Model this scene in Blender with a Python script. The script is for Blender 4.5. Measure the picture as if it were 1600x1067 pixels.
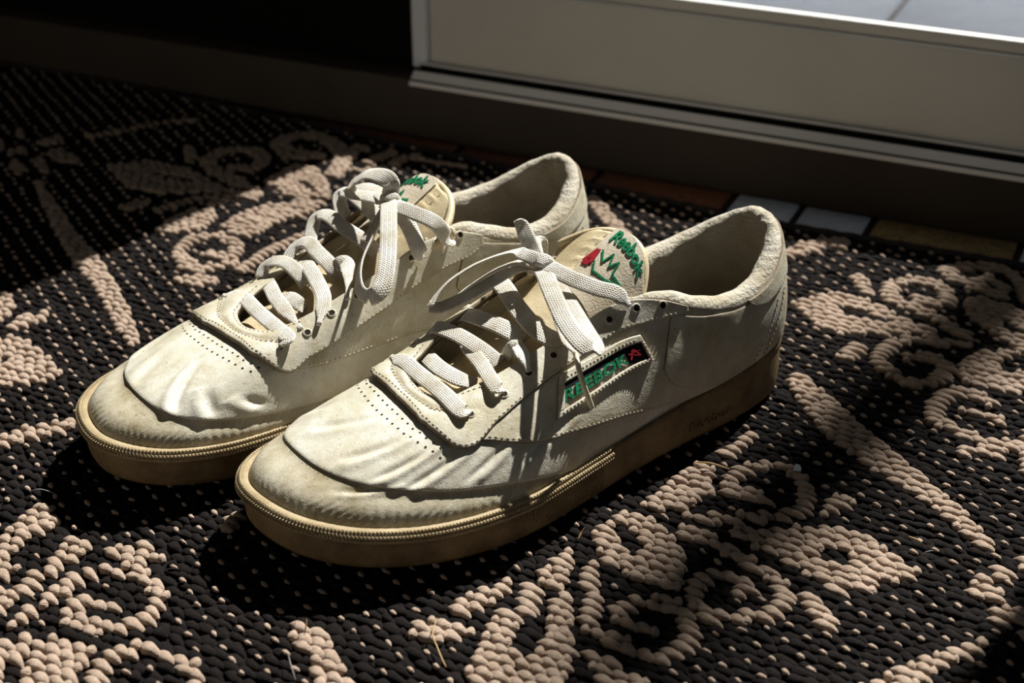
import bpy, math, random
import numpy as np
from mathutils import Vector

# ------------------------------------------------------------------ camera, world, sun, exposure
scene = bpy.context.scene
for o in list(bpy.data.objects):
    bpy.data.objects.remove(o)
COL = scene.collection
rng = np.random.default_rng(7)
random.seed(7)

cam_d = bpy.data.cameras.new('camera')
cam_d.sensor_width = 36.0
cam_d.lens = 2300.0 / 1600.0 * 36.0
cam_d.clip_start = 0.01
cam_d.dof.use_dof = True
cam_d.dof.focus_distance = 0.715
cam_d.dof.aperture_fstop = 9.0
cam = bpy.data.objects.new('camera', cam_d)
cam.location = (0, 0, 0.415)
cam.rotation_euler = (math.radians(90 - 29.0), 0, 0)
COL.objects.link(cam)
scene.camera = cam

SUN_AZ = math.radians(-128.0)      # direction the light travels in, on the floor
SUN_EL = math.radians(50.0)
sun_d = bpy.data.lights.new('sun', 'SUN')
sun_d.energy = 12.0
sun_d.angle = math.radians(0.9)
sun_d.color = (1.0, 0.955, 0.89)
sun = bpy.data.objects.new('sun', sun_d)
_d = Vector((math.cos(SUN_AZ) * math.cos(SUN_EL), math.sin(SUN_AZ) * math.cos(SUN_EL), -math.sin(SUN_EL)))
sun.rotation_euler = _d.to_track_quat('-Z', 'Y').to_euler()
sun.location = (2, 3, 3)
COL.objects.link(sun)

world = bpy.data.worlds.new('world')
scene.world = world
world.use_nodes = True
_bg = world.node_tree.nodes['Background']
_bg.inputs[0].default_value = (0.80, 0.90, 1.0, 1)
_bg.inputs[1].default_value = 0.24

lamp_d = bpy.data.lights.new('panel_fill_light', 'AREA')  # unseen fill lamp, added to brighten the door panel and sill track
lamp_d.energy = 3.1
lamp_d.shape = 'RECTANGLE'
lamp_d.size = 0.6
lamp_d.size_y = 0.5
lamp_d.color = (1.0, 0.93, 0.80)
lamp = bpy.data.objects.new('panel_fill_light', lamp_d)
lamp.location = (-1.75, -0.45, 0.36)
lamp.rotation_euler = (Vector((0.2, 0.95, 0.06)) - Vector(lamp.location)).to_track_quat('-Z', 'Y').to_euler()
COL.objects.link(lamp)

portal_d = bpy.data.lights.new('door_portal', 'AREA')   # guides sky sampling through the door opening
portal_d.shape = 'RECTANGLE'; portal_d.size = 0.72; portal_d.size_y = 2.0
portal_d.cycles.is_portal = True
portal = bpy.data.objects.new('door_portal', portal_d)
_b = math.radians(-24.8)
portal.location = (0.0624 + 0.2 * math.cos(_b) - 0.075 * math.sin(_b), 1.0282 + 0.2 * math.sin(_b) + 0.075 * math.cos(_b), 1.1)
portal.rotation_euler = Vector((math.sin(_b), -math.cos(_b), 0)).to_track_quat('-Z', 'Y').to_euler()
COL.objects.link(portal)

scene.view_settings.view_transform = 'Standard'
scene.view_settings.look = 'None'
scene.view_settings.gamma = 1.0
scene.view_settings.exposure = 0.0
scene.view_settings.use_curve_mapping = False

# ------------------------------------------------------------------ helpers
def tag(o, label=None, cat=None, group=None, kind=None):
    if label: o['label'] = label
    if cat: o['category'] = cat
    if group: o['group'] = group
    if kind: o['kind'] = kind
    return o

def empty(name, loc, rz=0.0):
    o = bpy.data.objects.new(name, None)
    o.location = loc
    o.rotation_euler = (0, 0, rz)
    o.empty_display_size = 0.02
    COL.objects.link(o)
    return o

def mesh_obj(name, V, F, mats, parent=None, smooth=True, fmat=None, uv=None):
    me = bpy.data.meshes.new(name)
    V = np.ascontiguousarray(V, dtype=np.float32).reshape(-1, 3)
    if isinstance(F, np.ndarray):
        k = F.shape[1]
        me.vertices.add(len(V)); me.vertices.foreach_set('co', V.ravel())
        me.loops.add(F.size); me.loops.foreach_set('vertex_index', F.astype(np.int32).ravel())
        me.polygons.add(len(F)); me.polygons.foreach_set('loop_start', np.arange(0, F.size, k, dtype=np.int32))
        me.update(calc_edges=True)
    else:
        me.from_pydata(V.tolist(), [], [tuple(int(i) for i in f) for f in F])
    me.validate()
    if smooth:
        me.polygons.foreach_set('use_smooth', np.ones(len(me.polygons), dtype=bool))
    for m in (mats if isinstance(mats, (list, tuple)) else [mats]):
        me.materials.append(m)
    if fmat is not None and len(fmat) == len(me.polygons):
        me.polygons.foreach_set('material_index', np.asarray(fmat, dtype=np.int32))
    if uv is not None:
        L = me.uv_layers.new(name='UVMap')
        idx = np.empty(len(me.loops), dtype=np.int32)
        me.loops.foreach_get('vertex_index', idx)
        L.data.foreach_set('uv', np.asarray(uv, dtype=np.float32).reshape(-1, 2)[idx].ravel())
    me.update()
    o = bpy.data.objects.new(name, me)
    COL.objects.link(o)
    if parent: o.parent = parent
    return o

def gridf(nu, nv, cu=False, cv=False, flip=False):
    iu = np.arange(nu if cu else nu - 1); iv = np.arange(nv if cv else nv - 1)
    a, b = np.meshgrid(iu, iv, indexing='ij')
    a2 = (a + 1) % nu; b2 = (b + 1) % nv
    q = np.stack([a * nv + b, a2 * nv + b, a2 * nv + b2, a * nv + b2], -1).reshape(-1, 4)
    return q[:, ::-1] if flip else q

def box_vf(x0, x1, y0, y1, z0, z1):
    V = [(x0,y0,z0),(x1,y0,z0),(x1,y1,z0),(x0,y1,z0),(x0,y0,z1),(x1,y0,z1),(x1,y1,z1),(x0,y1,z1)]
    F = [(0,3,2,1),(4,5,6,7),(0,1,5,4),(1,2,6,5),(2,3,7,6),(3,0,4,7)]
    return np.array(V, float), np.array(F)

def bevel(o, w, seg=2):
    m = o.modifiers.new('bevel', 'BEVEL'); m.width = w; m.segments = seg; m.limit_method = 'ANGLE'
    return o

def catmull(P, n):
    P = np.asarray(P, float)
    P = np.vstack([2 * P[0] - P[1], P, 2 * P[-1] - P[-2]])
    s = np.linspace(0, len(P) - 3, n); i = np.minimum(s.astype(int), len(P) - 4); t = (s - i)[:, None]
    a, b, c, d = P[i], P[i + 1], P[i + 2], P[i + 3]
    return .5 * (2*b + (c-a)*t + (2*a-5*b+4*c-d)*t*t + (3*b-a-3*c+d)*t**3)

# ------------------------------------------------------------------ materials
def node_mat(name, base, rough=0.6, spec=0.3):
    m = bpy.data.materials.new(name); m.use_nodes = True
    nt = m.node_tree; b = nt.nodes['Principled BSDF']
    b.inputs['Base Color'].default_value = (*base, 1)
    b.inputs['Roughness'].default_value = rough
    b.inputs['Specular IOR Level'].default_value = spec
    return m, nt, b

def nd(nt, t, **kw):
    n = nt.nodes.new(t)
    for k, v in kw.items():
        if k.startswith('i_'):
            n.inputs[k[2:].replace('_', ' ')].default_value = v
        else:
            setattr(n, k, v)
    return n

def coords(nt, kind='Object', scale=(1,1,1), rot=(0,0,0)):
    tc = nd(nt, 'ShaderNodeTexCoord'); mp = nd(nt, 'ShaderNodeMapping')
    mp.inputs['Scale'].default_value = scale; mp.inputs['Rotation'].default_value = rot
    nt.links.new(tc.outputs[kind], mp.inputs['Vector'])
    return mp.outputs['Vector']

def noise(nt, vec, scale, detail=3.0, rough=0.55):
    n = nd(nt, 'ShaderNodeTexNoise', i_Scale=scale, i_Detail=detail, i_Roughness=rough)
    nt.links.new(vec, n.inputs['Vector']); return n.outputs['Fac']

def ramp(nt, fac, stops):
    r = nd(nt, 'ShaderNodeValToRGB'); e = r.color_ramp.elements
    while len(e) < len(stops): e.new(0.5)
    for el, (p, c) in zip(e, stops):
        el.position = p; el.color = (*c, 1)
    nt.links.new(fac, r.inputs['Fac']); return r.outputs['Color']

def mixc(nt, fac, a, b, mode='MIX'):
    n = nd(nt, 'ShaderNodeMix', data_type='RGBA', blend_type=mode)
    for k, v in ((0, fac), (6, a), (7, b)):
        if hasattr(v, 'is_output'): nt.links.new(v, n.inputs[k])
        elif k == 0: n.inputs[0].default_value = v
        else: n.inputs[k].default_value = (*v, 1)
    return n.outputs[2]

def mth(nt, op, a, b=None):
    n = nd(nt, 'ShaderNodeMath', operation=op)
    for k, v in ((0, a), (1, b)):
        if v is None: continue
        if hasattr(v, 'is_output'): nt.links.new(v, n.inputs[k])
        else: n.inputs[k].default_value = v
    return n.outputs[0]

def bump(nt, b, height, strength=0.3, dist=0.001, prev=None):
    n = nd(nt, 'ShaderNodeBump', i_Strength=strength, i_Distance=dist)
    nt.links.new(height, n.inputs['Height'])
    if prev is not None: nt.links.new(prev, n.inputs['Normal'])
    nt.links.new(n.outputs['Normal'], b.inputs['Normal'])
    return n.outputs['Normal']

def make_leather(name, clean, grime, rough=0.40, ribs=True, grime_lo=0.50):
    m, nt, b = node_mat(name, clean, rough, 0.4)
    v = coords(nt)
    n1 = noise(nt, v, 28, 5, 0.65); n2 = noise(nt, v, 160, 4, 0.7)
    f = mth(nt, 'ADD', mth(nt, 'MULTIPLY', n1, 0.7), mth(nt, 'MULTIPLY', n2, 0.3))
    c = ramp(nt, f, [(grime_lo - 0.13, grime), (grime_lo + 0.10, clean)])
    n3 = noise(nt, v, 420, 2, 0.6)
    specks = ramp(nt, n3, [(0.27, (0.45, 0.36, 0.25)), (0.33, (1, 1, 1))])
    c = mixc(nt, 0.6, c, specks, 'MULTIPLY')
    nt.links.new(c, b.inputs['Base Color'])
    rr = mth(nt, 'ADD', mth(nt, 'MULTIPLY', n2, 0.25), rough - 0.12)
    nt.links.new(rr, b.inputs['Roughness'])
    # pebbled grain, then fine diagonal ribbing of the stretched hide
    vo = nd(nt, 'ShaderNodeTexVoronoi', feature='DISTANCE_TO_EDGE', i_Scale=900.0)
    nt.links.new(v, vo.inputs['Vector'])
    p = bump(nt, b, vo.outputs['Distance'], 0.22, 0.0006)
    if ribs:
        w = nd(nt, 'ShaderNodeTexWave', wave_type='BANDS', bands_direction='X', i_Scale=330.0, i_Distortion=2.6, i_Detail=2.0)
        w.inputs['Detail Scale'].default_value = 1.2
        v2 = coords(nt, rot=(0.2, 0.3, 0.95)); nt.links.new(v2, w.inputs['Vector'])
        p = bump(nt, b, w.outputs['Fac'], 0.28, 0.0004, p)
    p = bump(nt, b, noise(nt, v, 70, 4, 0.6), 0.35, 0.0016, p)
    if ribs:      # short creases running down from the instep
        v3 = coords(nt, scale=(1.0, 3.2, 1.0), rot=(0, 0, 0.5))
        cr = nd(nt, 'ShaderNodeTexNoise', i_Scale=85.0, i_Detail=5.0, i_Roughness=0.62, i_Distortion=0.8)
        nt.links.new(v3, cr.inputs['Vector'])
        rg = mth(nt, 'ABSOLUTE', mth(nt, 'SUBTRACT', cr.outputs['Fac'], 0.5))
        p = bump(nt, b, mth(nt, 'MINIMUM', rg, 0.12), 0.22, 0.0016, p)
    return m

M = {}
CLEAN = (0.60, 0.56, 0.465)
M['leather'] = make_leather('leather_offwhite', CLEAN, (0.40, 0.34, 0.21))
M['leather_vamp'] = make_leather('leather_vamp', (0.64, 0.61, 0.52), (0.45, 0.40, 0.29), 0.36)
M['leather_toe'] = make_leather('leather_toe', (0.55, 0.50, 0.385), (0.32, 0.26, 0.155), 0.42, grime_lo=0.54)
M['leather_tongue'] = make_leather('leather_tongue', (0.60, 0.50, 0.33), (0.46, 0.36, 0.20), 0.5, ribs=False)
M['edge'] = make_leather('raw_leather_edge', (0.26, 0.19, 0.11), (0.12, 0.08, 0.045), 0.7, ribs=False)

def make_terry():
    m, nt, b = node_mat('terry_lining', (0.52, 0.47, 0.37), 0.95, 0.1)
    v = coords(nt)
    n1 = noise(nt, v, 520, 3, 0.7); n2 = noise(nt, v, 40, 4, 0.6)
    c = ramp(nt, n2, [(0.3, (0.38, 0.32, 0.22)), (0.65, (0.56, 0.51, 0.42))])
    nt.links.new(c, b.inputs['Base Color'])
    p = bump(nt, b, n1, 0.9, 0.0018)
    w = nd(nt, 'ShaderNodeTexWave', wave_type='BANDS', bands_direction='Z', i_Scale=120.0, i_Distortion=3.0, i_Detail=2.0)
    nt.links.new(v, w.inputs['Vector'])
    bump(nt, b, w.outputs['Fac'], 0.25, 0.0008, p)
    b.inputs['Sheen Weight'].default_value = 0.15
    return m
M['terry'] = make_terry()

def make_rubber(name, c0, c1):
    m, nt, b = node_mat(name, c0, 0.62, 0.3)
    v = coords(nt)
    c = ramp(nt, noise(nt, v, 60, 6, 0.7), [(0.32, c1), (0.62, c0)])
    nt.links.new(c, b.inputs['Base Color'])
    p = bump(nt, b, noise(nt, v, 1500, 2, 0.6), 0.5, 0.0006)
    bump(nt, b, noise(nt, v, 220, 3, 0.6), 0.3, 0.0008, p)
    return m
M['sole'] = make_rubber('yellowed_rubber', (0.215, 0.15, 0.07), (0.11, 0.072, 0.032))
M['strip'] = make_rubber('yellowed_rubber_strip', (0.38, 0.295, 0.17), (0.25, 0.18, 0.09))
M['dark'], _, _ = node_mat('hole_shade', (0.03, 0.022, 0.015), 0.9, 0.05)  # near-black colour painting the shade inside perforations and eyelets
M['insole'] = make_rubber('insole_cloth', (0.22, 0.19, 0.14), (0.14, 0.11, 0.08))

def make_lace():
    m, nt, b = node_mat('cotton_lace', (0.72, 0.68, 0.60), 0.85, 0.15)
    tc = nd(nt, 'ShaderNodeTexCoord'); sx = nd(nt, 'ShaderNodeSeparateXYZ')
    nt.links.new(tc.outputs['UV'], sx.inputs[0])
    # chevron braid: u runs along the lace in metres, v across it (-1..1)
    av = mth(nt, 'ABSOLUTE', mth(nt, 'SUBTRACT', mth(nt, 'FRACT', mth(nt, 'MULTIPLY', sx.outputs[1], 2.0)), 0.5))
    ph = mth(nt, 'ADD', mth(nt, 'MULTIPLY', sx.outputs[0], 4600.0), mth(nt, 'MULTIPLY', av, 11.0))
    s1 = mth(nt, 'SINE', ph)
    s2 = mth(nt, 'SINE', mth(nt, 'MULTIPLY', sx.outputs[1], 25.13))
    hgt = mth(nt, 'ADD', s1, mth(nt, 'MULTIPLY', s2, 0.6))
    v = coords(nt)
    c = ramp(nt, noise(nt, v, 70, 5, 0.65), [(0.34, (0.50, 0.44, 0.35)), (0.62, (0.74, 0.70, 0.63))])
    nt.links.new(c, b.inputs['Base Color'])
    p = bump(nt, b, hgt, 0.38, 0.0005)
    bump(nt, b, noise(nt, v, 1400, 2, 0.6), 0.35, 0.0006, p)
    b.inputs['Sheen Weight'].default_value = 0.1
    return m
M['lace'] = make_lace()
M['aglet'], _, _b = node_mat('aglet_plastic', (0.70, 0.62, 0.46), 0.25, 0.5)

def make_cloth(name, c0, c1, s=900):
    m, nt, b = node_mat(name, c0, 0.85, 0.1)
    v = coords(nt)
    c = ramp(nt, noise(nt, v, 90, 4, 0.6), [(0.35, c1), (0.62, c0)])
    nt.links.new(c, b.inputs['Base Color'])
    bump(nt, b, noise(nt, v, s, 2, 0.6), 0.5, 0.0006)
    return m
M['label'] = make_cloth('woven_label', (0.62, 0.55, 0.44), (0.48, 0.41, 0.30))
M['patch'] = make_cloth('window_patch', (0.46, 0.42, 0.35), (0.33, 0.28, 0.22))
M['navy'] = make_cloth('navy_flag_and_shade', (0.018, 0.016, 0.022), (0.010, 0.009, 0.012))  # near-black: flag thread, and the shadow painted along the badge top
M['green'] = make_cloth('green_thread', (0.012, 0.20, 0.085), (0.008, 0.12, 0.05))
M['red'] = make_cloth('red_thread', (0.42, 0.02, 0.025), (0.25, 0.012, 0.02))
M['thread'] = make_cloth('stitch_thread', (0.56, 0.50, 0.39), (0.36, 0.29, 0.19))

def make_yarn(name, c0, c1, rough=0.95):
    m, nt, b = node_mat(name, c0, rough, 0.12)
    v = coords(nt)
    n0 = noise(nt, v, 25, 4, 0.6); n1 = noise(nt, v, 260, 3, 0.7)
    f = mth(nt, 'ADD', mth(nt, 'MULTIPLY', n0, 0.5), mth(nt, 'MULTIPLY', n1, 0.5))
    c = ramp(nt, f, [(0.36, c1), (0.64, c0)])
    nt.links.new(c, b.inputs['Base Color'])
    w = nd(nt, 'ShaderNodeTexWave', wave_type='BANDS', bands_direction='X', i_Scale=420.0, i_Distortion=4.0, i_Detail=2.0)
    v2 = coords(nt, rot=(0, 0, 0.9)); nt.links.new(v2, w.inputs['Vector'])
    p = bump(nt, b, w.outputs['Fac'], 0.45, 0.0008)
    bump(nt, b, noise(nt, v, 1300, 3, 0.7), 0.8, 0.0009, p)
    return m
M['cream_yarn'] = make_yarn('cream_yarn', (0.46, 0.345, 0.268), (0.31, 0.226, 0.166))
M['black_yarn'] = make_yarn('black_yarn', (0.0125, 0.0092, 0.0085), (0.006, 0.0045, 0.0042))

# ------------------------------------------------------------------ the setting: floor, sill, door, walls, terrace
DB = math.radians(-24.8)
ED = np.array([math.cos(DB), math.sin(DB)]); EN = np.array([-ED[1], ED[0]])
G0 = np.array([0.0624, 1.0282])

def door_frame_space(name):
    e = empty(name, (G0[0], G0[1], 0.0), DB)
    return e

def sbox(name, s0, s1, n0, n1, z0, z1, mat, parent=None, bw=0.0):
    """box in door space: s along the sill, n out through the door, z up"""
    V, F = box_vf(s0, s1, n0, n1, z0, z1)
    o = mesh_obj(name, V, F, mat, parent, smooth=False)
    if parent is None:
        o.location = (G0[0], G0[1], 0); o.rotation_euler = (0, 0, DB)
    if bw: bevel(o, bw)
    return o

def paint(name, c, rough=0.5, spec=0.3, var=0.12, scale=30):
    m, nt, b = node_mat(name, c, rough, spec)
    v = coords(nt)
    lo = tuple(x * (1 - var) for x in c)
    nt.links.new(ramp(nt, noise(nt, v, scale, 4, 0.6), [(0.3, lo), (0.7, c)]), b.inputs['Base Color'])
    bump(nt, b, noise(nt, v, 380, 3, 0.6), 0.12, 0.0006)
    return m

M['grout'] = paint('grout', (0.075, 0.055, 0.042), 0.9, 0.1, 0.4, 60)
M['riser'] = paint('riser_brown', (0.052, 0.037, 0.025), 0.6, 0.3, 0.3, 14)
M['track'], _, _ = node_mat('aluminium_track', (0.90, 0.88, 0.86), 0.42, 0.5)
M['panel'] = paint('door_paint_grey', (0.80, 0.775, 0.71), 0.5, 0.35, 0.10, 9)
M['jamb'] = paint('jamb_paint', (0.86, 0.91, 0.97), 0.5, 0.3, 0.08, 12)
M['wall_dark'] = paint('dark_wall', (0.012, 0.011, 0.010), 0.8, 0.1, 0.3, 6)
M['slab'] = paint('terrace_slab', (0.125, 0.135, 0.165), 0.9, 0.1, 0.18, 45)

def tile_mat(name, c0, c1, sc=160):
    m, nt, b = node_mat(name, c0, 0.6, 0.3)
    v = coords(nt)
    nt.links.new(ramp(nt, noise(nt, v, sc, 4, 0.75), [(0.38, c1), (0.62, c0)]), b.inputs['Base Color'])
    bump(nt, b, noise(nt, v, 300, 3, 0.6), 0.25, 0.0006)
    return m
M['tile_white'] = tile_mat('tile_white', (0.86, 0.88, 0.94), (0.70, 0.72, 0.78))
M['tile_ochre'] = tile_mat('tile_ochre', (0.52, 0.36, 0.15), (0.24, 0.155, 0.065), 260)
M['tile_red'] = tile_mat('tile_red', (0.42, 0.155, 0.075), (0.22, 0.085, 0.04), 180)

floor = sbox('floor', -2.2, 2.0, -2.2, 0.0, -0.06, -0.0075, M['grout'])
tag(floor, 'dark grouted floor of mixed tiles under the patterned rug', 'floor', kind='structure')
# tiles that show between rug and sill: (s0, s1, material)
tiles = [(-0.62, -0.455, 'tile_red'), (-0.449, -0.284, 'tile_red'), (-0.278, -0.113, 'tile_red'), (-0.107, 0.004, 'tile_red'),
         (0.010, 0.1075, 'tile_red'), (0.1135, 0.1575, 'tile_white'), (0.1625, 0.2080, 'tile_white'),
         (0.2135, 0.3070, 'tile_ochre'), (0.3120, 0.357, 'tile_white'), (0.363, 0.458, 'tile_ochre'), (0.464, 0.51, 'tile_white'), (0.516, 0.61, 'tile_ochre')]
for k, (s0, s1, mt) in enumerate(tiles):
    V, F = box_vf(s0, s1, -0.100, -0.003, -0.012, -0.0058 + 0.0004 * ((k * 7) % 3 - 1))
    t = mesh_obj('tile', V, F, M[mt], floor, smooth=False)
    bevel(t, 0.0012)

riser = sbox('trim_1', -1.6, 1.3, 0.0, 0.075, -0.05, 0.0405, M['riser'], bw=0.0015)
tag(riser, 'dark brown sill step running below the glazed door', 'sill', kind='structure')
prof = [(-0.0012, 0.0360), (0.0100, 0.0360), (0.0100, 0.0446), (0.0082, 0.0452), (0.0, 0.0392), (-0.0012, 0.0378)]
V = np.array([(s_, n_, z_) for s_ in (-0.156, 1.0) for n_, z_ in prof])
tr = mesh_obj('trim_2', V, [(k, (k + 1) % 6, 6 + (k + 1) % 6, 6 + k) for k in range(6)] + [(5, 4, 3, 2, 1, 0), (6, 7, 8, 9, 10, 11)], M['track'], smooth=False)
tr.location = (G0[0], G0[1], 0); tr.rotation_euler = (0, 0, DB)
tag(tr, 'pale metal track strip along the top of the sill', 'trim', kind='structure')
sbox('groove_shade', -0.156, 1.0, 0.0180, 0.0216, 0.0400, 0.0468, M['wall_dark'], tr)  # near-black lip front, painting the shade of the groove behind the strip
sbox('lip', -0.156, 1.0, 0.0176, 0.0218, 0.0468, 0.0484, M['track'], tr, 0.0006)

door = door_frame_space('door_1')
tag(door, 'grey painted glazed door with low bottom rail behind the sill', 'door', kind='structure')
sbox('bottom_rail', -0.1505, 0.468, 0.0245, 0.048, 0.0455, 0.1120, M['panel'], door, 0.002)
sbox('glazing_bead', -0.1505, 0.468, 0.0280, 0.037, 0.1120, 0.1205, M['panel'], door, 0.0015)
sbox('stile', -0.1650, -0.1600, 0.0245, 0.048, 0.1205, 2.05, M['panel'], door, 0.001)
sbox('stile', 0.468, 0.56, 0.0245, 0.062, 0.0455, 2.05, M['panel'], door, 0.002)
sbox('top_rail', -0.165, 0.56, 0.0245, 0.062, 2.05, 2.14, M['panel'], door, 0.002)
gm, gnt, gb = node_mat('pane_glass', (1, 1, 1), 0.02, 0.5)
gnt.nodes.remove(gb)
_t = nd(gnt, 'ShaderNodeBsdfTransparent'); _g = nd(gnt, 'ShaderNodeBsdfGlossy', i_Roughness=0.02)
_t.inputs[0].default_value = (0.94, 0.96, 0.97, 1)
_x = nd(gnt, 'ShaderNodeMixShader'); _x.inputs[0].default_value = 0.05
gnt.links.new(_t.outputs[0], _x.inputs[1]); gnt.links.new(_g.outputs[0], _x.inputs[2])
gnt.links.new(_x.outputs[0], gnt.nodes['Material Output'].inputs['Surface'])
sbox('glass_pane', -0.160, 0.468, 0.031, 0.035, 0.1205, 2.05, gm, door)

jamb = sbox('trim_3', -0.1652, -0.1520, 0.0215, 0.050, 0.0425, 0.1180, M['jamb'], bw=0.002)
tag(jamb, 'pale blue grey end block of the sill track between dark wall and door', 'jamb', kind='structure')
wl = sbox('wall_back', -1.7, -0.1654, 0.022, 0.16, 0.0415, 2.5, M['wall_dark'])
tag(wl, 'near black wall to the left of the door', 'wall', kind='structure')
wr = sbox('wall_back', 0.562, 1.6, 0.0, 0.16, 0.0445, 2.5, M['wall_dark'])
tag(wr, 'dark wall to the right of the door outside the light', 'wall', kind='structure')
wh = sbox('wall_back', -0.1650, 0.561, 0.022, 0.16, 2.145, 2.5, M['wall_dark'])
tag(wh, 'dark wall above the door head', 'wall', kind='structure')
M['room_wall'] = paint('room_wall', (0.10, 0.085, 0.065), 0.8, 0.2, 0.1, 3)
for nm, bx, lb in (('ceiling', (-1.7, 1.7, -2.4, 0.16, 2.5, 2.6), 'plain ceiling of the small entrance room'),
                   ('wall_front', (-1.7, 1.7, -2.4, -2.3, -0.05, 2.5), 'plain wall behind the viewer facing the door'),
                   ('wall_left', (-1.8, -1.6, -2.4, 0.16, -0.05, 2.5), 'plain side wall to the left of the entrance'),
                   ('wall_right', (1.3, 1.7, -2.4, -1.75, -0.05, 2.5), 'plain side wall to the right beyond its opening')):
    o = sbox(nm, *bx, M['room_wall']); tag(o, lb, 'ceiling' if nm == 'ceiling' else 'wall', kind='structure')
o = sbox('wall_right', 1.6, 1.75, -0.6, 0.16, -0.05, 2.5, M['room_wall']); tag(o, 'plain side wall to the right, door end', 'wall', kind='structure')

ter = door_frame_space('terrace')
tag(ter, 'blue grey paved terrace seen through the door glass', 'terrace', kind='structure')
sbox('bedding', -2.5, 3.0, 0.08, 4.0, -0.16, -0.066, M['grout'], ter)
JS = 0.085
for i in range(-4, 5):
    for j in range(0, 6):
        s0 = JS + 0.30 * i; n0 = 0.085 + 0.45 * j
        V, F = box_vf(s0 + 0.003, s0 + 0.297, n0, n0 + 0.445, -0.10, -0.060)
        bevel(mesh_obj('slab', V, F, M['slab'], ter, smooth=False), 0.002, 1)

# slim post added out of view beyond the door, to cast a soft shadow across the rug
pp = np.array([G0[0], G0[1]]) + ED * 0.342 + EN * 0.04 + 1.9 * np.array([math.cos(math.radians(52)), math.sin(math.radians(52))])
post = empty('shadow_post', (pp[0], pp[1], -0.06), DB)
tag(post, 'slim unseen post added beyond the door glass to cast a soft shadow band', 'post')
V, F = box_vf(-0.030, 0.030, -0.030, 0.030, 0.012, 3.0); bevel(mesh_obj('shaft', V, F, M['panel'], post, smooth=False), 0.003)
V, F = box_vf(-0.06, 0.06, -0.06, 0.06, 0.0, 0.012); bevel(mesh_obj('base_plate', V, F, M['panel'], post, smooth=False), 0.002)

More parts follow.
